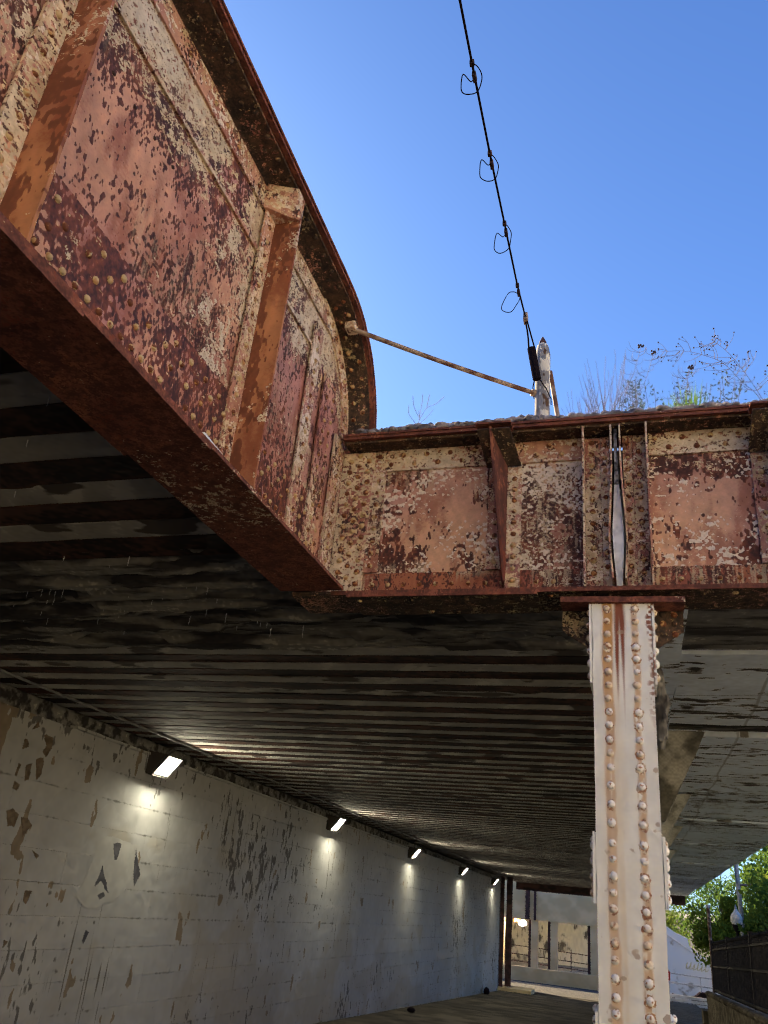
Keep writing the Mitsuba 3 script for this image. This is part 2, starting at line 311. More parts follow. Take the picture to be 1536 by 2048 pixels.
# ------------------------------------------------------------------ ground
def road_z(y): return np.where(y < 0, -.4, np.where(y > 62, -.4 - .055 * 62, -.4 - .055 * y))
ys = np.concatenate([[-600, -60, -20], np.arange(-6, 63, 2.0), [66, 90, 200, 900]])
def strip(x0, x1, ys, dz, nx=2):
    xs = np.linspace(x0, x1, nx)
    v = [[x, y, float(road_z(np.array(y))) + dz] for y in ys for x in xs]
    f = [[j * nx + i, j * nx + i + 1, (j + 1) * nx + i + 1, (j + 1) * nx + i] for j in range(len(ys) - 1) for i in range(nx - 1)]
    return np.array(v, float), np.array(f)
g = thing('ground', kind='structure'); put(g, None, ply(strip(-600, 600, ys, -.05), 'street_ground'))
yr = np.concatenate([[-40], np.arange(-6, 54, 2.0), [62]])
g = thing('road', kind='structure'); put(g, None, ply(strip(-7.29, -.75, yr, 0.0, 12), 'dusty_road'))
g = thing('cross_road', kind='structure')
m = MB().add([[-30, 53.2, -3.30], [40, 53.2, -3.30], [40, 66.5, -3.78], [-30, 66.5, -3.78]], [[0, 1, 2, 3]]); put(g, None, ply(m.mesh(), 'asphalt'))
def walk(x0, x1, y0, y1, dz, z_low=-.8):
    yy = np.arange(y0, y1 + .01, 2.0); m = MB()
    for a, b in zip(yy[:-1], yy[1:]):
        za, zb = float(road_z(np.array(a))) + dz, float(road_z(np.array(b))) + dz
        m.hexa([[x0, a, za + z_low], [x1, a, za + z_low], [x1, b, zb + z_low], [x0, b, zb + z_low], [x0, a, za], [x1, a, za], [x1, b, zb], [x0, b, zb]])
    return m
g = thing('sidewalk', kind='structure'); put(g, None, ply(walk(-.55, 2.9, -8, 52, .5).mesh(), 'dusty_paving'))
g = thing('kerb', kind='structure'); put(g, None, ply(walk(-.74, -.552, -8, 52, .503).mesh(), 'pier_concrete'))

# ------------------------------------------------------------------ rivets
def dome(r, h, seg=10, rings=3):
    v, f = [], []
    for i in range(rings):
        a = i / rings * math.pi / 2
        for j in range(seg): t = 2 * math.pi * j / seg; v.append([r * math.cos(a) * math.cos(t), r * math.cos(a) * math.sin(t), h * math.sin(a)])
    v.append([0, 0, h])
    for i in range(rings - 1):
        for j in range(seg): k = (j + 1) % seg; f += [[i * seg + j, i * seg + k, (i + 1) * seg + k], [i * seg + j, (i + 1) * seg + k, (i + 1) * seg + j]]
    for j in range(seg): f.append([(rings - 1) * seg + j, (rings - 1) * seg + (j + 1) % seg, rings * seg])
    return np.array(v), np.array(f)
RV = {}
def rivet(parent, pos, axis, r, material='rivet_rust', h=None, name='rivet'):
    key = (round(r, 4), material)
    if key not in RV: RV[key] = ply(dome(r, h or r * .8), material, smooth=True)
    rot = {'x': T().rotate([0, 1, 0], 90), '-x': T().rotate([0, 1, 0], -90), '-y': T().rotate([1, 0, 0], 90), '-z': T().rotate([1, 0, 0], 180)}[axis]
    s = 1 + R.uniform(-.08, .08)
    put(parent, name, {**RV[key], 'to_world': T().translate(list(pos)) @ rot @ T().rotate([0, 0, 1], R.uniform(0, 360)) @ T().scale([s, s * R.uniform(.94, 1.06), R.uniform(.85, 1.1)])})

# ------------------------------------------------------------------ left plate girder (runs along y, outer face towards +x)
LG = thing('plate_girder', 'deep rusty plate girder with peeling cream paint and rounded end, overhead at the upper left', 'girder')
LX = -2.135
part(LG, 'web', MB().box(LX - .012, LX, -5, 5.36, 3.462, 5.58), 'rust_left_web')
part(LG, 'lower_flange_plate', rough(MB().box(LX, LX + .016, -5, 5.27, 3.464, 4.045), .3, .003, 3), 'rust_lower_plate')
part(LG, 'upper_flange_angle', rough(MB().box(LX, LX + .016, -5, 4.72, 5.42, 5.585), .12, .004, 4), 'rust_mixed_plate', label='yellowed flange angle along the top of the web')
part(LG, 'web_strip', rough(MB().box(LX, LX + .018, -5, 3.428, 5.085, 5.112), .2, .002, 5), 'rust_cream_plate')
part(LG, 'web_strip', rough(MB().box(LX, LX + .018, 3.62, 4.40, 5.085, 5.112), .2, .002, 6), 'rust_cream_plate')
part(LG, 'bottom_flange', rough(MB().box(-2.385, -1.912, -5, 5.08, 3.438, 3.46), .06, .002, 7, 14), 'rust_flange')
part(LG, 'plate_edge', rough(MB().box(-1.912+.0005, -1.912+.010, -5, 5.08, 3.438-.0005, 3.46+.0005), .05, .0015, 7+300, 14), 'rust_flange')
part(LG, 'cover_plate', rough(MB().box(-2.385, -1.908, -5, 3.02, 3.419, 3.4365), .06, .002, 8, 14), 'rust_flange')
part(LG, 'plate_edge', rough(MB().box(-1.908+.0005, -1.908+.010, -5, 3.02, 3.419-.0005, 3.4365+.0005), .05, .0015, 8+300, 14), 'rust_flange')
part(LG, 'cover_plate', rough(MB().box(-2.385, -1.904, -5, 1.98, 3.4, 3.4175), .06, .002, 9, 14), 'rust_flange')
part(LG, 'plate_edge', rough(MB().box(-1.904+.0005, -1.904+.010, -5, 1.98, 3.4-.0005, 3.4175+.0005), .05, .0015, 9+300, 14), 'rust_flange')
# top flange: straight, then a rounded end that turns down
def flange_path(off):
    cy, cz, r = 4.50, 4.78, .86 + off
    pts = [[-5, cz + r], [4.50, cz + r]]
    for a in np.linspace(88, 0, 14): pts.append([cy + r * math.cos(math.radians(a)), cz + r * math.sin(math.radians(a))])
    pts.append([cy + r, 4.735]); return np.array(pts)
def sweep_band(x0, x1, o0, o1, dense=True):
    a, b = flange_path(o0), flange_path(o1)
    if dense:
        t = np.linspace(0, 1, 90)[1:-1]
        ins = lambda q: np.vstack([q[:1], q[:1] + (q[1] - q[0]) * t[:, None], q[1:]])
        a, b = ins(a), ins(b)
    n = len(a); v = []
    for i in range(n):
        v += [[x0, *a[i]], [x1, *a[i]], [x1, *b[i]], [x0, *b[i]]]
    f = [[4 * i + k, 4 * i + (k + 1) % 4, 4 * i + 4 + (k + 1) % 4, 4 * i + 4 + k] for i in range(n - 1) for k in range(4)]
    f += [[0, 3, 2, 1], [4 * n - 4, 4 * n - 3, 4 * n - 2, 4 * n - 1]]
    return np.array(v, float), np.array(f)
def jit(mesh, amp, seed, fr=9.0):
    v, f = mesh; d = np.stack([meshkit.fbm(v * fr, 3, seed + k) - .5 for k in range(3)], 1); return v + 2 * amp * d, f
part(LG, 'top_flange', jit(sweep_band(-2.385, -1.905, 0, .022), .003, 21), 'rust_flange', smooth=40)
part(LG, 'cover_plate', jit(sweep_band(-2.375, -1.895, .0235, .040), .003, 22), 'rust_flange', smooth=40)
part(LG, 'flange_angle', jit(sweep_band(LX, -1.945, -.018, -.0015), .004, 23), 'grime_shade_flange', smooth=40, label='underside of the top flange, black with grime')
# curved part of the web and its angle
c = np.array([[LX - .01, 4.5 + r_ * math.cos(t), 4.78 + r_ * math.sin(t)] for r_ in (.02, .84) for t in np.linspace(0, math.pi / 2, 15)])
m = MB(); m.add(np.vstack([c, c + [.0098, 0, 0]]), [[i, i + 1, 16 + i, 15 + i] for i in range(14)] + [[30 + i, 45 + i, 46 + i, 31 + i] for i in range(14)])
FLK = rough(MB().hexa([[-1.945, 2.98, 3.461], [-1.912, 2.99, 3.461], [-1.912, 3.30, 3.461], [-1.945, 3.30, 3.461], [-1.94, 2.985, 3.500], [-1.93, 3.0, 3.505], [-1.922, 3.27, 3.47], [-1.935, 3.28, 3.466]]), .04, .006, 44)
part(LG, 'paint_scab', FLK, 'filler_white', label='pale scab of loose paint on the bottom flange edge')
part(LG, 'end_web', m, 'rust_left_web')
m = MB(); 
for t0, t1 in zip(np.linspace(0, 88, 13)[:-1], np.linspace(0, 88, 13)[1:]):
    P = lambda x, r_, t: [x, 4.5 + r_ * math.cos(math.radians(t)), 4.78 + r_ * math.sin(math.radians(t))]
    m.hexa([P(LX, .69, t0), P(LX + .015, .69, t0), P(LX + .015, .69, t1), P(LX, .69, t1), P(LX, .84, t0), P(LX + .015, .84, t0), P(LX + .015, .84, t1), P(LX, .84, t1)])
part(LG, 'end_angle', m, 'rust_cream_plate')
for y0, k in ((1.66, 0), (3.555, 1)):
    part(LG, 'stiffener', rough(MB().box(LX + .0165, -1.925, y0, y0 + .016, 3.475, 5.60), .07, .003, 30 + k, 8), 'rust_stiffener', label='orange rusted stiffener plate standing out from the web')
    part(LG, 'stiffener_angle', rough(MB().box(LX + .0165, LX + .034, y0 - .125, y0, 3.48, 5.42), .07, .004, 33 + k, 8), 'rust_cream_plate')
    w = MB(); w.hexa([[LX + .017, y0 - .16, 5.42], [-1.93, y0 - .004, 5.42], [-1.93, y0, 5.42], [LX + .017, y0, 5.42], [LX + .017, y0 - .16, 5.615], [-1.93, y0 - .08, 5.615], [-1.93, y0, 5.615], [LX + .017, y0, 5.615]])
    part(LG, 'stiffener_head', rough(w, .06, .005, 36 + k), 'rust_cream_plate')
    for z in np.arange(3.60, 5.38, .115): rivet(LG, (LX + .034, y0 - .065 + R.uniform(-.004, .004), z), 'x', .018)
part(LG, 'splice_plate', rough(MB().box(LX + .0165, LX + .030, 4.40, 4.56, 3.50, 5.30), .07, .003, 41), 'rust_mixed_plate')
part(LG, 'end_plate', rough(MB().box(LX + .0165, LX + .030, 4.70, 4.98, 3.50, 5.05), .07, .003, 42), 'rust_left_web')
part(LG, 'corner_angle', rough(MB().box(LX + .0165, LX + .036, 5.05, 5.262, 3.50, 4.72), .07, .004, 43), 'rust_mixed_plate')
for z in np.arange(3.6, 5.25, .10): rivet(LG, (LX + .030, 4.48, z), 'x', .018)
for z in np.arange(3.58, 5.0, .10):
    for yy in (4.78, 4.90): rivet(LG, (LX + .030, yy + R.uniform(-.01, .01), z + .05 * (yy > 4.8)), 'x', .018)
    rivet(LG, (LX + .036, 5.15, z + .02), 'x', .02)
for y in np.arange(1.10, 5.0, .085):
    if R.random() > .06: rivet(LG, (LX + .016, y, 3.70), 'x', .019)
for k, y in enumerate(np.arange(1.10, 4.95, .16)):
    for z, dy in ((3.81, 0), (3.885, .08), (3.955, 0)):
        if R.random() > .1: rivet(LG, (LX + .016, y + dy, z + R.uniform(-.004, .004)), 'x', .019)
for y in np.arange(.9, 4.5, .15):
    if R.random() > .25: rivet(LG, (LX + .016, y, 5.50), 'x', .019)
for y in np.arange(1.80, 3.4, .178): rivet(LG, (LX, y, 4.80), 'x', .012, 'dark_steel', name='bolt')
for y in np.arange(.6, 4.5, .17):
    for xx in (-2.04, -1.98): rivet(LG, (xx, y + (.08 if xx > -2 else 0), 5.622), '-z', .019, 'grime_shade_flange')
for a in np.linspace(6, 80, 9):
    r_ = .841
    for xx, da in ((-2.075, 0), (-1.995, 4)):
        t = math.radians(a + da); put(LG, 'rivet', {**RV[(.019, 'rivet_rust')], 'to_world': T().translate([xx, 4.5 + r_ * math.cos(t), 4.78 + r_ * math.sin(t)]) @ T().rotate([1, 0, 0], 90 + (a + da)) })
for a in np.linspace(10, 82, 9): t = math.radians(a); rivet(LG, (LX + .015, 4.5 + .76 * math.cos(t), 4.78 + .76 * math.sin(t)), 'x', .018)

# ------------------------------------------------------------------ right plate girder (runs along x, face towards -y)
RG = thing('plate_girder', 'shallower rusty plate girder with pale flaked panels, carried by the white column', 'girder')
up = lambda x, y: .0125 * (x + 1.9)
def rp(name, mb, material, res=.09, amp=.003, seed=0, label=None): part(RG, name, shear(rough(mb, res, amp, seed), up), material, label=label)
WY = 5.30; X1 = 3.4
part(RG, 'web', shear(MB().box(LX + .02, -.07, WY, WY + .012, 3.445, 4.685), up), 'rust_right_web')
part(RG, 'web', shear(MB().box(.025, X1, WY, WY + .012, 3.445, 4.685), up), 'rust_right_web')
rp('bottom_flange', MB().box(-2.3, X1, 5.106, 5.50, 3.412, 3.442), 'grime_shade_flange', .08, .002, 51)  # underside shade painted in with the dark tone, pale worn patches included
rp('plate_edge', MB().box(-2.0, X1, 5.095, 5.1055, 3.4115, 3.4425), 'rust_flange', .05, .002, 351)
rp('cover_plate', MB().box(-1.88, -.55, 5.099, 5.50, 3.395, 3.4095), 'grime_shade_flange', .08, .002, 52)  # same painted shade on the underside of the cover plate
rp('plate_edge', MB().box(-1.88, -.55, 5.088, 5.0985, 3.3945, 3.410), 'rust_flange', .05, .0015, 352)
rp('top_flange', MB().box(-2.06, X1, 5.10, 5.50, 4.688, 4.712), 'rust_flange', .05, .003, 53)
rp('flange_angle', MB().box(-2.05, X1, 5.135, WY, 4.668, 4.6865), 'grime_shade_flange', .06, .004, 54, 'underside of the top flange, black with grime')
rp('cover_plate', MB().box(-2.06, X1, 5.09, 5.50, 4.714, 4.732), 'rust_flange', .05, .004, 55)
rp('lower_angle', MB().box(-1.84, X1, WY - .016, WY, 3.444, 3.640), 'rust_low_angle', .09, .002, 56)
rp('upper_angle', MB().box(-1.84, -.25, WY - .016, WY, 4.490, 4.690), 'rust_cream_plate', .07, .004, 57)
rp('upper_angle', MB().box(.20, X1, WY - .016, WY, 4.490, 4.690), 'rust_cream_plate', .07, .004, 58)
rp('splice_plate', MB().box(-2.098, -1.842, WY - .030, WY - .001, 3.50, 4.66), 'rust_corner_plate', .08, .003, 59, 'cream corner plate studded with three rows of rivets')
rp('edge_angle', MB().box(-1.842, -1.735, WY - .030, WY - .0165, 3.646, 4.488), 'rust_mixed_plate', .07, .003, 60)
for x, dz in ((-2.035, 0), (-1.962, .05), (-1.886, 0)):
    for z in np.arange(3.56, 4.62, .093): rivet(RG, (x + R.uniform(-.004, .004), WY - .030, z + dz + up(x, 0)), '-y', .022)
for z in np.arange(3.70, 4.46, .10): rivet(RG, (-1.79, WY - .030, z), '-y', .02)
for x in np.arange(-1.76, 1.9, .118):
    if R.random() > .08 and not (-.25 < x < .2): rivet(RG, (x, WY - .016, 3.552 + up(x, 0)), '-y', .018)
for k, x in enumerate(np.arange(-1.80, 1.9, .093)):
    if not (-.27 < x < .22) and not (-.95 < x < -.62): rivet(RG, (x, WY - .016, (4.545 if k % 2 else 4.622) + up(x, 0)), '-y', .021)
for x in np.arange(-1.95, 1.9, .20): rivet(RG, (x, 5.22, 4.667 + up(x, 0)), '-z', .02, 'grime_shade_flange')
for x in np.arange(-1.8, 2.2, .19):
    for yy in (5.17, 5.42): rivet(RG, (x + (.09 if yy > 5.3 else 0), yy, 3.394 + up(x, 0) if x < -.6 else 3.411 + up(x, 0)), '-z', .02, 'rivet_rust' if R.random() < .15 + .3 * (x > .3) else 'grime_shade_flange')  # most heads darkened to go with the painted shade of the underside
# bracket stiffeners
def bracket(xc, lean=0.0):
    l = lean
    rp('stiffener', MB().hexa([[xc + .022, 5.112, 3.50], [xc + .038, 5.112, 3.50], [xc + .008, WY - .017, 3.50], [xc - .008, WY - .017, 3.50], [xc - .008 + l, 4.985, 4.645], [xc + .008 + l, 4.985, 4.645], [xc + .008, WY - .017, 4.66], [xc - .008, WY - .017, 4.66]]), 'dark_rust_stiff', .09, .003, 61, 'dark brown outstanding stiffener under the bracket')
    rp('stiffener_flat', MB().box(xc + .010, xc + .115, WY - .034, WY - .017, 3.47, 4.49), 'rust_cream_plate', .07, .004, 62)
    rp('stiffener_flat', MB().box(xc - .125, xc - .010, WY - .034, WY - .017, 3.646, 4.489), 'rust_mixed_plate', .07, .003, 63)
    for s in (-1, 1):
        lo, hi = (xc - .14, xc - .012) if s < 0 else (xc + .012, xc + .115)
        tl, th = (xc - .13 + l * .55, xc - .012 + l) if s < 0 else (xc + .012 + l, xc + .105 + l * .55)
        rp('bracket_plate', MB().hexa([[lo, WY - .052, 4.445], [hi, WY - .052, 4.445], [hi, WY - .038, 4.452], [lo, WY - .038, 4.452], [tl, 4.965, 4.610], [th, 4.965, 4.610], [th, 4.975, 4.622], [tl, 4.975, 4.622]]), 'grime_shade_flange', .06, .003, 64)  # dark colour stands in for the shade below the flange
    rp('bracket_cap', MB().box(xc - .14 + l * .55, xc + .115 + l * .55, 4.955, 5.09, 4.650, 4.664), 'rust_flange', .06, .003, 65)
    for z in np.arange(3.56, 4.42, .088): rivet(RG, (xc + .064, WY - .034, z + up(xc, 0)), '-y', .021)
    for z in np.arange(3.70, 4.42, .10): rivet(RG, (xc - .07, WY - .034, z + up(xc, 0)), '-y', .02)
bracket(-.805, -.085); bracket(.985); bracket(2.7)
# expansion joint: four stiffener plates, flats and the white filler
for x, d, mt in ((-.245, 5.112, 'rust_cream_plate'), (.185, 5.112, 'rust_cream_plate')):
    rp('joint_stiffener', MB().box(x - .006, x + .006, d, WY - .017, 3.446, 4.667), mt, .09, .003, 66)
rp('joint_flat', MB().box(-.238, -.132, WY - .030, WY - .002, 3.446, 4.65), 'rust_mixed_plate', .07, .003, 67)
rp('joint_flat', MB().box(-.129, -.068, WY - .036, WY - .002, 3.446, 4.65), 'rust_mixed_plate', .07, .003, 68)
rp('joint_flat', MB().box(.026, .088, WY - .036, WY - .002, 3.446, 4.65), 'rust_mixed_plate', .07, .003, 69)
rp('joint_flat', MB().box(.091, .178, WY - .030, WY - .002, 3.446, 4.65), 'rust_mixed_plate', .07, .003, 70)
def bulge(z): return .034 * math.exp(-((z - 3.82) / .33) ** 2)
for s, xm in ((-1, -.054), (1, .006)):
    m = loft([[[xm + s * bulge(z) * .75 - .006, 5.11, z], [xm + s * bulge(z) * .75 + .006, 5.11, z], [xm + s * bulge(z) * .75 + .006, WY - .02, z], [xm + s * bulge(z) * .75 - .006, WY - .02, z]] for z in np.linspace(3.50, 4.665, 26)])
    part(RG, 'joint_lip', shear(m, up), 'rust_cream_plate', label='bowed steel lip beside the white joint filler')
def fill(z0, z1): return loft([[[-.024 - .010 - .75 * bulge(z), 5.150 - .018 * math.sin(z * 9), z], [-.024 + .010 + .75 * bulge(z), 5.150 - .018 * math.sin(z * 9), z], [-.014 + .75 * bulge(z), WY, z], [-.034 - .75 * bulge(z), WY, z]] for z in np.linspace(z0, z1, 20)])
part(RG, 'joint_filler', shear(fill(3.46, 4.20), up), 'filler_white', label='white filler board bulging out of the girder joint')
part(RG, 'joint_filler', shear(fill(4.205, 4.66), up), 'dark_filler', label='blackened upper end of the filler board')
for x in (-.190, .134):
    for z in np.arange(3.60, 4.62, .092): rivet(RG, (x, WY - .030, z + up(x, 0)), '-y', .021)
for x in (-.100, .056):
    for z in np.arange(3.64, 4.62, .105): rivet(RG, (x, WY - .036, z + up(x, 0)), '-y', .019)

# ------------------------------------------------------------------ white riveted column
CO = thing('steel_column', 'white painted steel column with two rows of rivets and rust streaks under the girder joint', 'column')
CX0, CX1, CY = -.202, .158, 5.13
part(CO, 'front_plate', rough(MB().box(CX0, CX1, CY, CY + .016, -.3, 3.355), .06, .0022, 71, 10), 'column_white')
for x0, x1 in ((CX0 + .022, CX0 + .038), (CX1 - .038, CX1 - .022)):
    part(CO, 'side_plate', MB().box(x0, x1, CY + .016, CY + .36, -.3, 3.354), 'column_white')
part(CO, 'back_plate', MB().box(CX0, CX1, CY + .361, CY + .377, -.3, 3.354), 'column_white')
for z0, z1 in ((2.84, 3.352), (1.60, 1.975), (.4, 1.08)):
    for sgn, xs in ((-1, CX0), (1, CX1)):
        x0 = xs - .020 if sgn < 0 else xs + .004
        part(CO, 'batten_plate', rough(MB().box(x0, x0 + .016, CY - .004, CY + .34, z0, z1), .07, .003, int(z0 * 10) + sgn), 'column_white')
        for z in np.arange(z0 + .05, z1 - .02, .0835):
            for yy in (CY + .05, CY + .17):
                rivet(CO, (x0 if sgn < 0 else x0 + .016, yy, z + (.04 if yy > CY + .1 else 0)), '-x' if sgn < 0 else 'x', .025, 'rivet_white')
ROWA = [3.32, 3.238, 3.156, 3.072, 2.994, 2.912, 2.83, 2.747, 2.667, 2.583, 2.50, 2.42, 2.34, 2.235, 2.13, 2.03, 1.916, 1.832, 1.746, 1.662, 1.58, 1.496, 1.413, 1.327, 1.242, 1.158, 1.08, .995, .91, .83]
mat('flaked_ring', rust(.50, .40, prim=(.44, .24, .13), cream=(.70, .62, .50), dark=(.14, .07, .05), fs=40, vs=1, off=17.3), .9)
for i, z in enumerate(ROWA):
    for j, x in enumerate((-.112, .060)):
        rr = random.Random(500 + 2 * i + j)
        if rr.random() < (.60, .28)[j]: continue
        k = 22; aa = np.arange(k) * 2 * np.pi / k; r_ = np.array([rr.uniform(.0225, .028 + .006 * j) for _ in aa]); sy = rr.uniform(1.0, 1.35)
        v = np.vstack([np.stack([x + r_ * np.cos(aa), np.full(k, CY - .0015), z - .004 + sy * r_ * np.sin(aa)], 1), [[x, CY - .0022, z]]])
        part(CO, 'flaked_ring', (v, np.array([[t, (t + 1) % k, k] for t in range(k)])), 'flaked_ring')
for z in ROWA:
    rivet(CO, (-.112 + R.uniform(-.003, .003), CY, z + R.uniform(-.004, .004)), '-y', .0228, 'rivet_white')
    rivet(CO, (.060 + R.uniform(-.003, .003), CY, z + R.uniform(-.004, .004)), '-y', .0228, 'rivet_white')
part(CO, 'bearing_plate', rough(MB().box(-.40, .365, 5.10, 5.52, 3.357, 3.395), .06, .003, 75), 'rust_flange', label='rusty bearing plate on top of the column')
for x0, x1 in ((-.40, -.225), (.185, .36)):
    s = 1 if x0 > 0 else -1
    a, b = (x0, x1)
    q = MB(); q.hexa([[a if s < 0 else a, 5.28, 3.10 if s > 0 else 3.22], [b, 5.28, 3.22 if s > 0 else 3.10], [b, 5.296, 3.22 if s > 0 else 3.10], [a, 5.296, 3.10 if s > 0 else 3.22], [a, 5.28, 3.354], [b, 5.28, 3.354], [b, 5.296, 3.354], [a, 5.296, 3.354]])
    part(CO, 'gusset', rough(q, .06, .003, 76), 'grime_shade_flange')  # gussets and most of their rivets painted dark for the shade behind the column
    for z in (3.20, 3.27, 3.33):
        for xx in (a + .05, a + .12): rivet(CO, (xx, 5.28, z), '-y', .021, 'rivet_rust' if s > 0 and R.random() < .6 else 'grime_shade_flange')

# ------------------------------------------------------------------ deck: steel beams with concrete between them
zc = lambda x, y: 3.50 - .02 * (y - 5) + .012 * (x + 2)
DK = thing('bridge_deck', 'dark underside of the railway deck, rusty beams alternating with concrete strips', 'bridge deck')  # beams and strips have dark base colours
def strip_mesh(x0, x1, w, t, seed, step=.11):
    n = int((x1 - x0) / step) + 2; xs = np.linspace(x0, x1, n)
    near = (meshkit.fbm(np.stack([xs * 4, xs * 0 + seed, xs * 0], 1), 3, seed) - .5) * .018
    far = w + (meshkit.fbm(np.stack([xs * 4.5, xs * 0 + seed * 3, xs * 0], 1), 4, seed + 5) - .5) * .085
    low = (meshkit.fbm(np.stack([xs * 2, xs * 0 + seed * 7, xs * 0], 1), 3, seed + 9) - .5) * .012
    v = []
    for x, a, b, l in zip(xs, near, far, low):
        z = .012 * (x + 2)
        v += [[x, a, z + l], [x, (a + b) / 2, z - .004 + l], [x, b, z + .008 + l], [x, a, z + t], [x, b, z + t]]
    f = []
    for i in range(n - 1):
        o, q = 5 * i, 5 * i + 5
        f += [[o, o + 1, q + 1, q], [o + 1, o + 2, q + 2, q + 1], [o, q, q + 3, o + 3], [o + 2, o + 4, q + 4, q + 2]]
    return np.array(v), np.array(f)
PER = .505
farv = [ply(strip_mesh(-7.32, -.02, .315, .05, s), 'strip_concrete') for s in range(5)]
leftv = [ply(strip_mesh(-7.32, -2.37, .315, .05, s + 20), 'strip_concrete') for s in range(4)]
fb = ply(shear(MB().box(-7.32, -.02, -.16, .16, .003, .05), lambda x, y: .012 * (x + 2)), 'beam_rust')
lb = ply(shear(MB().box(-7.32, -2.37, -.16, .16, .003, .05), lambda x, y: .012 * (x + 2)), 'beam_rust')
nfar = 102
for i in range(nfar):
    y = 6.64 + PER * i
    put(DK, 'concrete_strip', {**farv[R.randrange(5)], 'to_world': T().translate([0, y, 3.50 - .02 * (y - 5) + R.uniform(-.004, .004)])})
    yb = y + .41
    put(DK, 'floor_beam', {**fb, 'to_world': T().translate([0, yb, 3.50 - .02 * (yb - 5)])})
for i in range(30):
    y = 3.97 - PER * i
    put(DK, 'concrete_strip', {**leftv[R.randrange(4)], 'to_world': T().translate([0, y, 3.50 - .02 * (y - 5) + R.uniform(-.004, .004)])})
    yb = y + .41
    put(DK, 'floor_beam', {**lb, 'to_world': T().translate([0, yb, 3.50 - .02 * (yb - 5)])})
# spalled concrete casing round the cross beam behind the corner
def casing(x0, x1, y0, y1, seed):
    xs = np.arange(x0, x1 + .01, .05); yy = np.arange(y0, y1 + .001, .03)
    X, Y = np.meshgrid(xs, yy)
    pts = np.stack([X * 1.1, Y * 6, Y * 0 + seed], -1)
    a = meshkit.fbm(pts, 4, seed); b = meshkit.fbm(np.stack([X * 7, Y * 9, X * 0], -1), 3, seed + 3)
    step = np.where(a > .52, .0, .035) + np.where(a > .44, 0, .03)
    Z = zc(X, Y) - .03 + step + (b - .5) * .035
    v = np.stack([X, Y, Z], -1).reshape(-1, 3); nx = len(xs)
    f = [[j * nx + i, (j + 1) * nx + i, (j + 1) * nx + i + 1, j * nx + i + 1] for j in range(len(yy) - 1) for i in range(nx - 1)]
    return v, np.array(f)
part(DK, 'beam_casing', casing(-7.3, -2.36, 4.42, 5.30, 5), 'spalled_concrete', smooth=35, label='crumbling concrete casing hung with small white stalactites')
part(DK, 'beam_casing', casing(-7.3, -.25, 5.31, 6.60, 6), 'spalled_concrete', smooth=35)
part(DK, 'slab', shear(MB().box(-9.5, -2.25, -26, 5.3, .062, 1.0), lambda x, y: zc(x, y)), 'spalled_concrete')  # lengthened out of view behind the camera to keep the underpass darker
part(DK, 'slab', shear(MB().box(-9.5, -.012, 5.32, 58.1, .062, 1.0), lambda x, y: zc(x, y)), 'spalled_concrete')
part(DK, 'slab', MB().box(-14, -7.85, -26, 56, -4.4, 4.3), 'spalled_concrete')  # unseen embankment fill, added to stop daylight leaking over the wall
part(DK, 'end_beam', MB().box(-7.4, 3.0, 58.15, 58.6, 1.95, 3.6), 'dark_steel')
part(DK, 'edge_beam', shear(rough(MB().box(-.01, .42, 5.60, 58.1, -.02, .9), .5, .02, 80), lambda x, y: zc(x, y)), 'slab_paint')
m = MB()
for i in range(130):
    x, y = R.uniform(-7.0, -2.4), R.choice([R.uniform(4.45, 6.3), R.uniform(5.0, 6.1), R.uniform(-.5, 4.4)])
    L = R.uniform(.012, .05) * (1.5 if R.random() < .12 else 1); z = float(zc(x, y)) - .005
    m.tube([[x, y, z + .03], [x + R.uniform(-.003, .003), y, z - L]], [.004, .0015], 4)
part(DK, 'stalactite', m, 'filler_white', kind='stuff', label='small white stalactites under the deck')

# ------------------------------------------------------------------ sidewalk slab with painted panels
SL = thing('sidewalk_canopy', 'grey painted concrete slab over the sidewalk with peeling paint, right of the column', 'slab')
edges = [5.55, 6.75, 9.35, 9.95, 12.3, 15.0, 18.0, 20.4, 23.2, 26.5, 30.0, 34.0, 38.5, 43.0, 48.0, 53.0, 58.0]
for i, (a, b) in enumerate(zip(edges[:-1], edges[1:])):
    dz = [.02, -.01, .05, -.01, .0, .012, -.008, .01, 0, .012, -.005, .01, 0, .01, 0, -.01][i]
    xo = 3.05 + [0, .02, -.03, .03][i % 4]
    v, f = rough(MB().box(.425, xo, a + .012, b - .012, dz, .30), .16 if i < 8 else .5, .012, 90 + i, 3.0)
    part(SL, 'panel', shear((v, f), lambda x, y: zc(x, y)), 'spalled_concrete' if i in (0, 2) else 'slab_paint', smooth=30)
part(SL, 'upper_slab', shear(MB().box(.425, 3.0, 5.56, 58.0, .31, 1.2), lambda x, y: zc(x, y)), 'spalled_concrete')
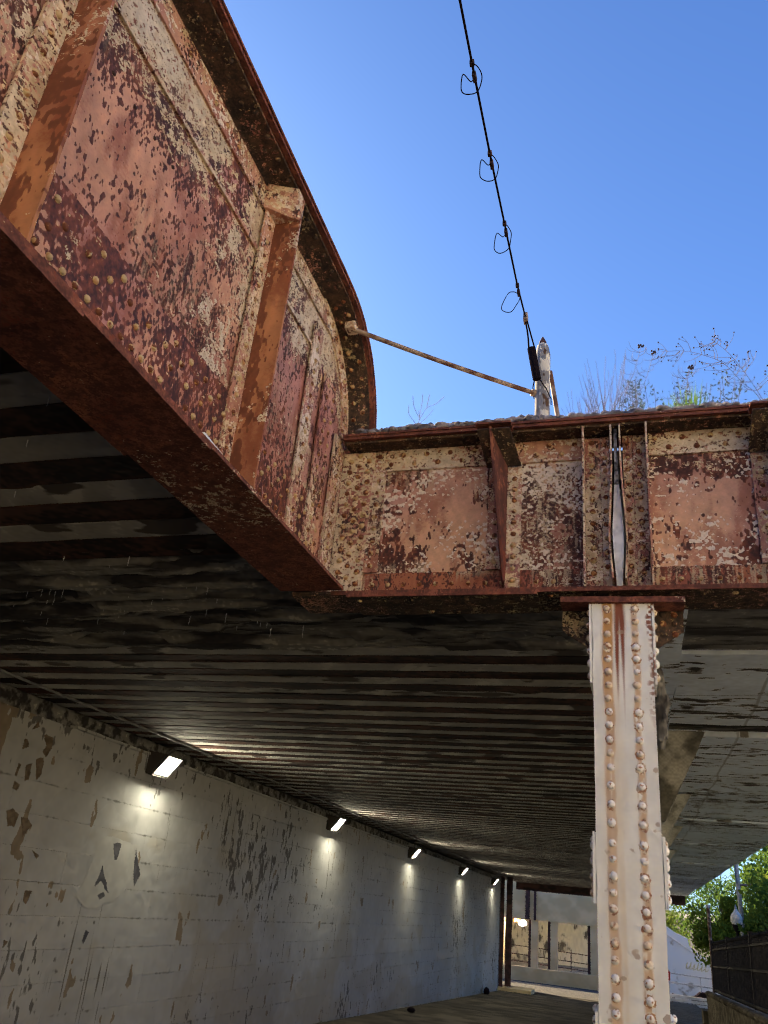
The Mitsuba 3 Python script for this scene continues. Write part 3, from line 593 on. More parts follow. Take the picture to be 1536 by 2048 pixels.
# piers with flared heads behind the column
PIERS = [(9.6, .80), (14.4, .92), (19.0, 1.02), (25.0, 1.15), (32.0, 1.25), (40.0, 1.3)]
PL = ['concrete pier with a mossy flared head, nearest behind the white column', 'second concrete pier with a flared head behind the white column', 'third concrete pier with a flared head behind the white column',
      'fourth concrete pier, small, behind the white column', 'fifth concrete pier, small and far, behind the white column', 'last concrete pier of the row, farthest behind the white column']
for i, (y, xt) in enumerate(PIERS):
    P = thing('concrete_pier', PL[i], 'pier', 'concrete piers along the sidewalk')
    zt = float(zc(0.4, y)) - .026; zg = float(road_z(np.array(y))) + .45
    hw = .10 + .004 * y
    part(P, 'shaft', rough(MB().box(.0 - hw, .0 + hw + .15, y, y + .45, zg, zt), .3, .01, 110 + i), 'pier_concrete')
    q = MB().hexa([[hw + .16, y, zt - .95], [hw + .20, y, zt - .95], [hw + .20, y + .45, zt - .95], [hw + .16, y + .45, zt - .95], [hw + .16, y, zt], [xt, y, zt], [xt, y + .45, zt], [hw + .16, y + .45, zt]])
    part(P, 'flared_head', rough(q, .10, .015, 120 + i), 'pier_concrete')
CH = thing('concrete_lump', 'ragged grey lump of broken concrete bulging out just right of the column top', 'concrete')
s = trimesh.creation.icosphere(subdivisions=3); v = s.vertices * [.075, .12, .30]; d = meshkit.fbm(v * 14, 4, 5) - .5
put(CH, None, ply((v * (.8 + .9 * d[:, None]) + [.200, 5.68, 2.80], s.faces), 'spalled_concrete'))

# ------------------------------------------------------------------ abutment wall of painted blocks
PATCH_LIGHT = [[[10.91, 1.83], [11.13, 1.84], [11.92, 1.75], [11.97, 1.41], [11.72, 1.11], [11.44, .97], [11.14, .91], [10.84, .90], [10.54, 1.04], [10.69, 1.31], [10.78, 1.56]]]
PATCH_DARK = [[[11.03, 1.45], [11.11, 1.35], [11.34, 1.07], [11.10, 1.24], [10.95, 1.16]], [[11.21, 1.11], [11.26, 1.04], [11.13, 1.01], [11.08, 1.07]], [[11.18, 1.75], [11.40, 1.76], [11.36, 1.53], [11.30, 1.54]], [[11.82, 1.72], [12.08, 1.36], [11.98, 1.19], [11.90, 1.35]], [[10.98, .62], [11.06, .59], [10.99, .44], [10.95, .49]]]
PATCH_BARE = [[[9.10, 2.93], [9.29, 2.93], [9.31, 2.80], [9.25, 2.67], [9.13, 2.71], [9.19, 2.80]], [[9.08, 2.63], [9.20, 2.64], [9.25, 2.47], [9.17, 2.37], [9.10, 2.50]], [[8.92, 2.52], [9.01, 2.57], [9.03, 2.35], [8.96, 2.33]], [[8.75, 2.83], [8.80, 2.84], [8.87, 2.73], [8.77, 2.69]], [[8.92, 3.08], [8.97, 3.0], [8.85, 2.95]], [[8.78, 1.97], [8.88, 2.01], [9.02, 1.93], [9.0, 1.79], [8.86, 1.80]], [[9.07, 1.91], [9.19, 1.93], [9.30, 1.84], [9.19, 1.70]], [[8.76, 2.53], [8.82, 2.51], [8.80, 2.36], [8.76, 2.37]], [[8.77, 2.30], [8.89, 2.28], [8.87, 2.20], [8.77, 2.21]], [[9.49, 1.08], [9.62, 1.08], [9.56, .95], [9.50, .97]], [[9.34, .57], [9.42, .53], [9.34, .46]], [[9.42, 1.56], [9.58, 1.52], [9.55, 1.47]]]
AW = thing('abutment_wall', 'long grey painted block wall with dark drips, lit by a row of wall lights', 'wall')
WX = -7.3
zt = lambda y: 3.16 - .023 * (y - 8)
def block(y0, y1, z0, z1, x, b=.010):
    p = [[x - .05, y0, z0], [x - .05, y1, z0], [x - .05, y1, z1], [x - .05, y0, z1], [x, y0 + b, z0 + b], [x, y1 - b, z0 + b], [x, y1 - b, z1 - b], [x, y0 + b, z1 - b]]
    return np.array(p, float), np.array([[4, 5, 6, 7], [0, 1, 5, 4], [1, 2, 6, 5], [2, 3, 7, 6], [3, 0, 4, 7]])
CH_ = .385; blocks = []
for row in range(18):
    y = -6.0 - R.uniform(0, .8)
    while y < 50.0:
        L = R.choice([1.15, 1.55, 2.3, 2.9, 3.6]); y1 = min(y + L, 50.3)
        if 50.3 - y1 < .3: y1 = 50.3
        z1 = zt(y) - CH_ * row; z0 = z1 - CH_
        if z1 > float(road_z(np.array(y))) - .2: blocks.append((y, y1, z0, z1))
        y = y1
vis = [b for b in blocks if b[1] > 7.2]; vis.sort(key=lambda b: b[0] + .8 * abs(b[2] - 1.2)); near_b = set(vis[:295])
m = MB()
for b in blocks:
    x = WX + R.uniform(-.0012, .0012); dzz = -.023 * (b[1] - b[0])
    v, f = block(*b, x, R.choice([.0008, .001, .0016, .003]))
    v[:, 2] += -.023 * (v[:, 1] - b[0])
    if b in near_b: part(AW, 'block', (v, f), 'wall_paint')
    else: m.add(v, np.array(f))
part(AW, 'block', m, 'wall_paint', kind='stuff')
part(AW, 'core', MB().box(WX - .5, WX - .012, -6.5, 50.28, -4.2, 1.95), 'dark_joint') if False else None
mat('dark_joint', (.15, .145, .13), .95)
part(AW, 'core', shear(MB().box(WX - .5, WX - .018, -6.5, 50.28, -7.0, 3.05), lambda x, y: -.023 * (y - 8)), 'dark_joint')
part(AW, 'bearing_ledge', shear(rough(MB().box(WX - .45, WX - .10, -6.5, 50.2, 3.06, 3.40), .35, .02, 130), lambda x, y: -.023 * (y - 8)), 'spalled_concrete')
part(AW, 'coping', shear(rough(MB().box(WX - .10, WX + .03, 9.7, 50.25, 3.163, 3.20), .25, .012, 131), lambda x, y: -.023 * (y - 8)), 'wall_paint')
mat('paint_light', plain_noise((.33, .33, .315), (.38, .38, .36), 5), .8); mat('paint_dark', plain_noise((.06, .06, .07), (.10, .10, .11), 9), .85); mat('bare_brown', plain_noise((.10, .075, .05), (.17, .13, .09), 16), .95)
def patches(name, polys, material, dx, label):
    from shapely.geometry import Polygon
    for q in polys:
        pg = Polygon(q).segmentize(.05); c = np.array(pg.exterior.coords)[:-1]; c = c + (.035 * np.stack([meshkit.noise(np.stack([c[:, 0] * 14, c[:, 1] * 14, c[:, 0] * 0 + k], 1), k) - .5 for k in (1, 2)], 1))
        pg = Polygon(c).buffer(0)
        for g_ in getattr(pg, 'geoms', [pg]):
            e = trimesh.creation.extrude_polygon(g_, .0015, engine='earcut'); part(AW, name, (np.stack([WX + dx + e.vertices[:, 2], e.vertices[:, 0], e.vertices[:, 1]], 1), e.faces), material, label=label)
patches('painted_patch', PATCH_LIGHT, 'paint_light', .0015, 'paler patch of paint over old lettering')
patches('lettering_remnant', PATCH_DARK, 'paint_dark', .0035, 'dark wedge left from old painted lettering')
patches('peeled_patch', PATCH_BARE, 'bare_brown', .0015, 'brown patch where the paint has peeled')
# conduit under the deck
CD = thing('conduit', 'thin grey electrical conduit running under the deck beside the wall', 'conduit')
CXX = -6.77
czy = lambda y: float(3.50 - .02 * (y - 5) + .012 * (CXX + 2)) - .024
part(CD, 'pipe', MB().tube([[CXX, y, czy(y) - .004 * math.sin(y * .9)] for y in np.arange(4, 50, 1.0)], .016, 8), 'conduit_grey', smooth=40)
LY = [11.9, 20.5, 28.9, 38.0, 47.2]; LZ = [2.98, 2.83, 2.60, 2.36, 2.17]
for y in LY: part(CD, 'junction_box', MB().box(CXX - .06, CXX + .05, y + .75, y + .95, czy(y) - .05, czy(y) + .018), 'lamp_housing')
# wall lights
scene['lamp_glass'] = {'type': 'diffuse', 'reflectance': {'type': 'rgb', 'value': [.6, .6, .55]}}
ORD = ['nearest', 'second', 'third', 'fourth', 'farthest']
for i, (y, z) in enumerate(zip(LY, LZ)):
    W = thing('wall_light', f'lit wall pack floodlight on the block wall, {ORD[i]} of the row of five', 'wall light')
    x = WX; h, d, w = .36, .30, .50
    m = MB()
    # wedge housing: back on the wall, top sloping out, open front below
    P = lambda a, b, c: [x + a, y + b, z + c]
    m.hexa([P(.0, -w / 2, -.17), P(.10, -w / 2, -.17), P(.10, w / 2, -.17), P(.0, w / 2, -.17), P(.0, -w / 2, .17), P(.325, -w / 2, .13), P(.325, w / 2, .13), P(.0, w / 2, .17)])
    m.hexa([P(.09, -w / 2, -.195), P(.125, -w / 2, -.195), P(.125, w / 2, -.195), P(.09, w / 2, -.195), P(.0, -w / 2, -.172), P(.11, -w / 2, -.172), P(.11, w / 2, -.172), P(.0, w / 2, -.172)])
    part(W, 'housing', m, 'lamp_housing')
    n0, e = .012, .03
    q = np.array([P(.118, -w / 2 + e, -.165), P(.118, w / 2 - e, -.165), P(.340, w / 2 - e, .115), P(.340, -w / 2 + e, .115)])
    nrm = np.cross(q[1] - q[0], q[3] - q[0]); nrm /= np.linalg.norm(nrm)
    f = [[0, 1, 2, 3]] if nrm[0] > 0 else [[0, 3, 2, 1]]
    put(W, 'lens', {**ply((q, np.array(f)), 'lamp_glass'), 'emitter': {'type': 'area', 'radiance': {'type': 'rgb', 'value': [9, 8.3, 5.8]}}}, label='glowing warm white lens')
    ctr = q.mean(0); eu = (q[1] - q[0]) / 2; ev = (q[3] - q[0]) / 2; nn = nrm if nrm[0] > 0 else -nrm; aa = np.linspace(0, 2 * np.pi, 17)[:-1]
    ring = ctr + nn * .006 + .72 * np.cos(aa)[:, None] * eu + .70 * np.sin(aa)[:, None] * ev
    ff = np.array([[16, i, (i + 1) % 16] for i in range(16)]); ff = ff if nrm[0] > 0 else ff[:, ::-1]
    put(W, 'lamp', {**ply((np.vstack([ring, ctr + nn * .03]), ff), 'lamp_glass'), 'emitter': {'type': 'area', 'radiance': {'type': 'rgb', 'value': [52, 47.5, 35]}}})
    for i0, i1 in ((0, 1), (1, 2), (2, 3), (3, 0)): part(W, 'frame', MB().tube([q[i0] + nn * .004, q[i1] + nn * .004], .013, 6), 'conduit_grey', smooth=40)
    part(W, 'feed_pipe', MB().tube([[x + .12, y + .1, z + .19], [x + .16, y + .35, z + .36], [CXX, y + .8, czy(y)]], .012, 6), 'conduit_grey', smooth=40)

# ------------------------------------------------------------------ far end: pillar, second viaduct, its wall and rails
FP = thing('steel_pillar', 'dark steel pillar standing on a low plinth at the far end of the block wall', 'pillar')
m = MB(); m.box(-7.35, -7.15, 51.0, 51.06, -3.0, 2.6); m.box(-7.27, -7.22, 51.06, 51.6, -3.0, 2.6); m.box(-7.05, -6.72, 51.3, 51.36, -3.0, 2.6); m.box(-6.9, -6.86, 51.36, 51.9, -3.0, 2.6)
part(FP, 'shaft', m, 'dark_steel'); part(FP, 'plinth', rough(MB().box(-7.4, -5.55, 50.9, 52.6, -3.7, -3.05), .2, .02, 140), 'beige_beam')
FV = thing('far_viaduct', 'beige concrete viaduct beyond the far end of the underpass, deep beam on square posts', 'viaduct')
K = 1.12
def far(x0, x1, y0, y1, z0, z1): e = EYE; return [e[0] + (x0) * K, e[0] + x1 * K, y0 * K, y1 * K, e[2] + (z0 - e[2]) * K, e[2] + (z1 - e[2]) * K]
FB = lambda *a: MB().box(*far(*a))
part(FV, 'beam', rough(FB(-16, -2.35, 60.0, 60.8, .22, 3.0), .6, .01, 141), 'beige_beam')
part(FV, 'deck', FB(-16, -2.35, 60.85, 75, 1.2, 2.0), 'beige_wall')
for x in (-6.78, -5.52, -9.0, -11.2, -3.0):
    part(FV, 'post', FB(x + .17, x + .62, 60.05, 60.6, -3.3, .21), 'beige_beam'); part(FV, 'post_flange', FB(x, x + .16, 60.15, 60.7, -3.3, .21), 'dark_steel', label='dark steel side of the post')
part(FV, 'pilaster', FB(-6.98, -6.70, 59.86, 59.99, .22, 2.0), 'dark_steel')
part(FV, 'pilaster', FB(-6.42, -6.28, 59.86, 59.99, .22, 2.0), 'dark_steel')
part(FV, 'parapet', rough(FB(-8.2, -2.0, 57.2, 57.5, -3.42, -2.36), .4, .008, 142), 'beige_beam')
part(FV, 'wall', FB(-18, -2.2, 73.0, 73.5, -4.5, 2.0), 'beige_wall', label='stained beige wall under the far viaduct')
part(FV, 'end_wall', FB(-18, -17.7, 60.85, 73, -4.5, 2.0), 'beige_wall')
part(FV, 'walkway', FB(-17.6, -2.65, 66.5, 72.9, -4.5, -3.0), 'paving')
RL = thing('pipe_railing', 'thin pipe railing in front of the stained wall of the far viaduct', 'railing')
def fp(x, y, z): return [x * K, y * K, EYE[2] + (z - EYE[2]) * K]
for z in (-2.75, -2.3, -1.75): part(RL, 'rail', MB().tube([fp(-17, 67, z + .25), fp(-2.7, 67, z - .1)], .035, 6), 'dark_steel')
for x in np.arange(-16.5, -2.8, 2.4): part(RL, 'post', MB().tube([fp(x, 67, -3.0), fp(x, 67, -1.6)], .04, 6), 'dark_steel')
scene['glow_white'] = {'type': 'diffuse', 'reflectance': {'type': 'rgb', 'value': [.5, .5, .5]}}
FL = thing('wall_light', 'bright lamp glowing under the far viaduct, left of its first post', 'wall light')
part(FL, 'bracket', FB(-7.60, -7.15, 60.9, 60.96, .14, .19).box(*far(-7.28, -7.22, 60.97, 61.1, -.1, .21)), 'lamp_housing')
s = trimesh.creation.icosphere(subdivisions=2); put(FL, 'globe', {**ply((s.vertices * [.30, .12, .20] + fp(-7.28, 60.9, -.06), s.faces), 'glow_white', smooth=True), 'emitter': {'type': 'area', 'radiance': {'type': 'rgb', 'value': [80, 64, 42]}}})
OS = thing('signal_light', 'small glowing orange light left of the lamp under the far viaduct', 'signal')
part(OS, 'case', FB(-7.88, -7.52, 60.9, 61.0, -.03, .20), 'lamp_housing')
put(OS, 'face', {**ply(FB(-7.84, -7.56, 60.86, 60.89, .0, .17).mesh(), 'glow_white'), 'emitter': {'type': 'area', 'radiance': {'type': 'rgb', 'value': [4.5, 1.0, .06]}}})
for pos, lab in (((-6.55, 27.5), 'small dark bit of litter on the road near the wall'), ((-7.05, 45.0), 'black bag lying at the foot of the wall')):
    L_ = thing('litter', lab, 'litter'); s = trimesh.creation.icosphere(subdivisions=2); v = s.vertices * ([.13, .12, .08] if pos[1] < 40 else [.14, .32, .18]); v = v * (1 + .5 * (meshkit.fbm(v * 6, 3, 3) - .5)[:, None])
    put(L_, None, ply((v + [pos[0], pos[1], float(road_z(np.array(pos[1]))) + .10], s.faces), 'wire_dark', smooth=40))

# ------------------------------------------------------------------ on top of the deck: ballast, post, rods, wire, weeds
BA = thing('ballast', 'grey track ballast heaped behind the top flange of the right girder', 'ballast', kind='stuff')
m = MB(); ico = trimesh.creation.icosphere(subdivisions=1)
for i in range(1500):
    x = R.uniform(-1.95, 2.6); y = 5.125 + .6 * R.random() ** 1.3; sl = .585 if x < -.42 else .46
    r = R.uniform(.018, .042); q = ico.vertices * [r * R.uniform(.7, 1.3), r * R.uniform(.7, 1.3), r * R.uniform(.6, 1)]
    q = q * (1 + .45 * (meshkit.noise(q * 45 + i, i) - .5)[:, None])
    z = 4.738 + up(x, 0) + R.random() * .03 + sl * (y - 5.13) * (1 + .07 * math.sin(x * 7))
    m.add(q + [x, y, z], ico.faces)
put(BA, None, ply(m.mesh(), 'stone_grey'))
g = thing('track_bed', kind='structure')
put(g, None, ply(MB().box(-1.9, 3.3, 5.52, 57, 4.45, 4.70).mesh(), 'stone_grey'))
PO = thing('wire_post', 'short white flaking post with a pointed top, standing in the ballast', 'post')
m = MB(); rr = [(4.74, .062), (5.3, .062), (5.62, .064), (5.74, .064), (5.82, .05), (5.85, .026)]
m.tube([[-.590, 5.66, z] for z, _ in rr], [r for _, r in rr], 9); part(PO, 'shaft', m, 'post_paint', smooth=50)
part(PO, 'point', MB().tube([[-.590, 5.66, 5.845], [-.590, 5.66, 5.87], [-.590, 5.66, 5.925]], [.032, .03, .004], 8), 'dark_steel', smooth=50)
RO = thing('brace_rod', 'long rusty rod bracing the white post back to the rounded girder end', 'rod')
a, b = np.array([-1.985, 4.81, 5.525]), np.array([-.645, 5.64, 5.345])
part(RO, 'rod', MB().tube([a + (b - a) * t + [0, 0, -.012 * math.sin(math.pi * t)] for t in np.linspace(0, 1, 14)], .019, 9), 'rod_rust', smooth=50)
part(RO, 'eye_plate', rough(MB().box(-2.03, -1.95, 4.76, 4.86, 5.505, 5.565), .05, .006, 150), 'rust_cream_plate')
part(RO, 'collar', MB().tube([b - [.03, .012, -.005], b + [.02, .01, -.004]], .03, 9), 'rod_rust', smooth=50)
RO2 = thing('brace_rod', 'short rusty rod leaning against the right side of the white post', 'rod')
put(RO2, None, ply(MB().tube([[-.535, 5.74, 5.62], [-.455, 5.78, 5.06], [-.41, 5.80, 4.72]], .019, 8).mesh(), 'rod_rust', smooth=50))
IN = thing('insulator', 'black bar insulator tied between the wire and the white post', 'insulator')
ia, ib = np.array([-.665, 5.50, 5.70]), np.array([-.622, 5.55, 5.42])
part(IN, 'bar', rough(MB().tube([ia, ib], .034, 8), .06, .002, 151), 'wire_dark', smooth=50)
part(IN, 'tie', MB().tube([ib + [-.02, 0, 0], [-.66, 5.60, 5.38], [-.655, 5.65, 5.30]], .005, 5), 'wire_dark')
part(IN, 'tie', MB().tube([ib + [.02, 0, 0], [-.55, 5.57, 5.34], [-.515, 5.62, 5.27], [-.52, 5.68, 5.25]], .005, 5), 'wire_dark')
WI = thing('overhead_wire', 'dark overhead wire with hanging wire loops, running up to the right of the girder end', 'wire')
wpts = [[-.72, -9, 6.3], [-.70, -2, 5.86], [-.70, 1.0, 5.70], [-.70, 2.894, 5.695], [-.70, 3.517, 5.708], [-.70, 4.15, 5.754], [-.70, 4.841, 5.801], [-.70, 5.36, 5.905]]
part(WI, 'cable', MB().tube(wpts, .0068, 6), 'wire_dark', smooth=60)
LOOPS = [[2.894, [-.7, 5.695], [-.67, 5.662], [-.644, 5.596], [-.641, 5.532], [-.661, 5.457], [-.709, 5.449], [-.741, 5.473], [-.752, 5.527], [-.745, 5.618], [-.712, 5.615], [-.696, 5.64]],
         [3.517, [-.7, 5.708], [-.674, 5.675], [-.646, 5.607], [-.645, 5.552], [-.66, 5.489], [-.702, 5.477], [-.746, 5.512], [-.757, 5.569], [-.75, 5.667], [-.718, 5.67], [-.699, 5.69]],
         [4.15, [-.7, 5.754], [-.676, 5.724], [-.652, 5.663], [-.653, 5.609], [-.666, 5.527], [-.719, 5.493], [-.757, 5.523], [-.764, 5.575], [-.75, 5.675], [-.715, 5.684], [-.697, 5.72]],
         [4.841, [-.7, 5.801], [-.678, 5.683], [-.707, 5.611], [-.738, 5.56], [-.777, 5.558], [-.814, 5.59], [-.807, 5.645], [-.765, 5.737], [-.721, 5.742], [-.698, 5.76]]]
def smooth_line(p, k=5):
    p = np.asarray(p, float); out = []
    for i in range(len(p) - 1):
        a, b, c, d = p[max(i - 1, 0)], p[i], p[i + 1], p[min(i + 2, len(p) - 1)]
        for t in np.arange(k) / k: out.append(.5 * (2 * b + (c - a) * t + (2 * a - 5 * b + 4 * c - d) * t * t + (3 * b - a - 3 * c + d) * t ** 3))
    out.append(p[-1]); return np.array(out)
for L in LOOPS:
    y = L[0]; pts = [[q[0], y + .05 * min(i / 4, 1) * (i > 8), q[1]] for i, q in enumerate(L[1:])]
    part(WI, 'wire_loop', MB().tube(smooth_line(pts), .0033, 5), 'wire_dark', smooth=60)
    part(WI, 'clip', MB().box(-.712, -.688, y - .012, y + .012, L[1][1] - .014, L[1][1] + .016), 'dark_steel')
    part(WI, 'clip', MB().box(-.710, -.690, y + .055, y + .105, L[1][1] - .022, L[1][1] + .012), 'dark_steel')
part(WI, 'clamp', rough(MB().box(-.717, -.683, 5.33, 5.41, 5.87, 5.94), .03, .006, 160), 'rod_rust')
part(WI, 'end_cable', MB().tube(smooth_line([[-.705, 5.36, 5.89], [-.69, 5.43, 5.80], [-.685, 5.49, 5.70]]), .007, 6), 'wire_dark')
part(WI, 'end_cable', MB().tube(smooth_line([[-.692, 5.36, 5.89], [-.668, 5.42, 5.80], [-.638, 5.49, 5.69]]), .007, 6), 'wire_dark')

# weeds rooted in the ballast
def bez(p, n=10): return smooth_line(p, n)
def weed(name, label, cat, stems, r, heads=None, matk='stalk_dry', group=None):
    k = thing(name, label, cat, group); m = MB()
    for s in stems:
        q = bez(s, 6) if len(s) < 8 else np.array(s); r0 = r if len(s) >= 8 or not heads else r * .68; m.tube(q, np.linspace(r0, r0 * .45, len(q)), 4)
    part(k, 'stem', m, matk)
    if heads:
        h = MB()
        for c, rad in heads:
            s = trimesh.creation.icosphere(subdivisions=1); h.add(s.vertices * rad * np.array([1, 1, 1.2]) + c, s.faces)
        part(k, 'seed_heads', h, 'seed_head', kind='stuff')
    return k
def arch(main, y, nside, seed, L=.22):
    rr = random.Random(seed); q = bez([[a, y, b] for a, b in main], 6); stems = [[list(v) for v in q]]; heads = []
    for i in range(nside):
        t = rr.uniform(.34, .99); j = int(t * (len(q) - 1)); b = q[j]; d = q[min(j + 1, len(q) - 1)] - q[max(j - 1, 0)]; d = d / np.linalg.norm(d)
        s = rr.choice([-1, 1]); l = L * rr.uniform(.35, 1.15) * (1.35 - .7 * t); nrm = np.array([-d[2], 0, d[0]]) * s
        e = b + d * l * rr.uniform(.35, .8) + nrm * l * rr.uniform(.5, .9) + [0, rr.uniform(-.06, .06), -.02]
        mid = b + (e - b) * .5 + nrm * l * .12
        stems.append([list(b), list(mid), list(e)]); heads.append((e, rr.uniform(.004, .0068)))
        if rr.random() < .35:
            e2 = mid + d * l * .4 + nrm * l * rr.uniform(-.1, .2); stems.append([list(mid), list((mid + e2) / 2), list(e2)]); heads.append((e2, .0055))
    return stems, heads
st, hd = arch([(1.22, 4.72), (1.063, 5.238), (.946, 5.413), (.826, 5.602), (.694, 5.693), (.537, 5.756), (.363, 5.768)], 5.8, 30, 1, .2)
weed('dry_weed', 'tall dry weed arching to the left, tipped with dark seed heads, on the deck', 'weed', st, .0032, hd)
st, hd = arch([(1.33, 4.72), (1.117, 5.251), (1.044, 5.441), (.956, 5.639), (.862, 5.805), (.761, 5.922)], 5.9, 32, 2, .22)
weed('dry_weed', 'tallest dry weed with many dark seed heads, at the right edge on the deck', 'weed', st, .0034, hd)
st, hd = arch([(1.45, 4.72), (1.36, 5.2), (1.30, 5.5), (1.22, 5.75)], 6.0, 16, 3, .2)
weed('dry_weed', 'dry weed cut by the right edge of the photo', 'weed', st, .003, hd)
for i, (main, lab) in enumerate((([(-.02, 4.72), (.032, 5.194), (.091, 5.455), (.149, 5.619), (.205, 5.839)], 'upright dry weed with a reddish tuft, left of the green grass'), ([(.02, 4.72), (.072, 5.178), (.216, 5.47), (.301, 5.768)], 'upright dry weed with a pale tuft, next to the green grass'), ([(.35, 4.72), (.42, 5.2), (.52, 5.45), (.58, 5.60)], 'low dry weed leaning over the green grass'))):
    rr = random.Random(40 + i); q = bez([[a, 5.8, b] for a, b in main], 6); stems = [[list(v) for v in q]]; heads = [(q[-1] + [rr.uniform(-.02, .02), 0, rr.uniform(-.02, .02)], .008) for _ in range(8)]
    for _ in range(26):
        b = q[int(rr.uniform(.35, .98) * (len(q) - 1))]; s = rr.choice([-1, 1]); e = b + [s * rr.uniform(.03, .12), rr.uniform(-.05, .05), rr.uniform(.02, .13)]
        stems.append([list(b), list((b + e) / 2 + [s * .02, 0, -.01]), list(e)])
    weed('dry_weed', lab, 'weed', stems, .0028, heads)
def broom(x, n, hgt, seed, lab, spread=.25):
    rr = random.Random(seed); stems = []
    for _ in range(n):
        b = [x + rr.uniform(-.08, .08), 5.8 + rr.uniform(-.1, .1), 4.72]; dx = rr.uniform(-spread, spread); h_ = hgt * rr.uniform(.55, 1.05)
        stems.append([b, [b[0] + dx * .35, b[1], 4.72 + h_ * .5], [b[0] + dx * .75, b[1], 4.72 + h_]])
        if rr.random() < .7: stems.append([[b[0] + dx * .35, b[1], 4.72 + h_ * .5], [b[0] + dx * .7 + rr.uniform(-.08, .08), b[1], 4.72 + h_ * .8]])
    weed('twiggy_shrub', lab, 'shrub', stems, .0026)
broom(-.06, 26, 1.02, 5, 'bare twiggy shrub on the deck, right of the leaning rod')
broom(-.27, 16, .74, 6, 'small bare twiggy shrub nearest the leaning rod', .16)
def leafy(x0, x1, n, h0, seed, lab):
    rr = random.Random(seed); k = thing('leafy_weed', lab, 'weed'); m = MB(); lf = MB()
    for _ in range(n):
        b = np.array([rr.uniform(x0, x1), 5.8 + rr.uniform(-.15, .15), 4.72]); h_ = h0 * rr.uniform(.6, 1.05); e = b + [rr.uniform(-.12, .12), 0, h_]
        q = bez([b, (b + e) / 2 + [rr.uniform(-.03, .03), 0, 0], e], 6); m.tube(q, np.linspace(.003, .0015, len(q)), 4)
        for _ in range(26):
            c = q[int(rr.uniform(.45, .99) * (len(q) - 1))] + [rr.uniform(-.06, .06), rr.uniform(-.05, .05), rr.uniform(-.02, .04)]
            d = np.array([rr.gauss(0, 1), rr.gauss(0, 1), rr.gauss(0, 1)]); d /= np.linalg.norm(d); u = np.cross(d, [.3, .5, .8]); u /= np.linalg.norm(u); L = rr.uniform(.008, .017)
            lf.add([c - u * L, c + d * L * .5, c + u * L, c - d * L * .5], [[0, 1, 2, 3]])
    part(k, 'stem', m, 'stalk_dry'); part(k, 'leaves', lf, 'leaf_grey')
leafy(.02, .32, 16, .80, 11, 'thin grey leafy weed left of the grass tuft'); leafy(.45, .85, 22, .74, 12, 'thin grey leafy weed behind and right of the grass tuft')
def tuft(x, n, h0, w, seed, lab):
    rr = random.Random(seed); k = thing('grass_tuft', lab, 'grass'); m = MB()
    for _ in range(n):
        b = np.array([x + rr.gauss(0, w * .5), 5.78 + rr.gauss(0, .05), 4.74]); h_ = h0 * rr.uniform(.6, 1.1); dx = rr.gauss(0, w); s = .006
        c = b + [dx * .4, rr.uniform(-.05, .05), h_ * .6]; t = b + [dx, rr.uniform(-.08, .08), h_]
        m.add([b - [s, 0, 0], b + [s, 0, 0], c - [s * .8, 0, 0], c + [s * .8, 0, 0], t], [[0, 1, 3], [0, 3, 2], [2, 3, 4]])
    put(k, None, ply(m.mesh(), 'grass_blade'))
tuft(.53, 130, .60, .08, 21, 'bright green grass tuft on the deck edge, tallest one'); tuft(.38, 70, .52, .09, 22, 'lower green grass tuft left of the tallest one'); tuft(.10, 24, .50, .05, 23, 'few green grass blades at the foot of the dry weeds'); tuft(-.49, 14, .42, .03, 24, 'few green grass blades at the foot of the white post')
k = thing('dry_weed', 'lone pale dry weed standing in the ballast by the rounded girder end', 'weed')
st = [[[-1.66, 5.8, 4.72], [-1.66, 5.8, 5.24], [-1.67, 5.8, 5.36]], [[-1.67, 5.8, 5.30], [-1.72, 5.8, 5.42], [-1.735, 5.8, 5.52]], [[-1.66, 5.8, 5.26], [-1.60, 5.8, 5.38], [-1.52, 5.8, 5.42], [-1.45, 5.8, 5.49]], [[-1.60, 5.8, 5.38], [-1.585, 5.8, 5.52]], [[-1.66, 5.8, 5.28], [-1.645, 5.8, 5.45], [-1.65, 5.8, 5.53]], [[-1.66, 5.8, 5.22], [-1.60, 5.8, 5.28], [-1.54, 5.8, 5.36]], [[-1.66, 5.8, 5.2], [-1.75, 5.8, 5.32], [-1.77, 5.8, 5.42]]]
m = MB()
for s in st: m.tube(bez(s, 5), .0022, 4)
put(k, None, ply(m.mesh(), 'stalk_dry'))

# ------------------------------------------------------------------ right: fence on its wall, lamp, poles, white wall, rails, trees
FE = thing('iron_fence', 'black iron picket fence on a low concrete wall along the sidewalk', 'fence')
ftop = lambda y: 1.49 - .049 * (y - 17.3)
fbot = lambda y: ftop(y) - 1.40
FX = 2.30
pick = [y for y in np.arange(10.0, 30.6, .165)]
for y in pick:
    zt_, zb = ftop(y), fbot(y); m = MB().box(FX - .011, FX + .011, y - .011, y + .011, zb, zt_ - .12)
    m.add([[FX - .022, y, zt_ - .10], [FX, y - .022, zt_ - .10], [FX + .022, y, zt_ - .10], [FX, y + .022, zt_ - .10], [FX, y, zt_], [FX, y, zt_ - .14]], [[0, 1, 4], [1, 2, 4], [2, 3, 4], [3, 0, 4], [1, 0, 5], [2, 1, 5], [3, 2, 5], [0, 3, 5]])
    part(FE, 'picket', m, 'black_iron')
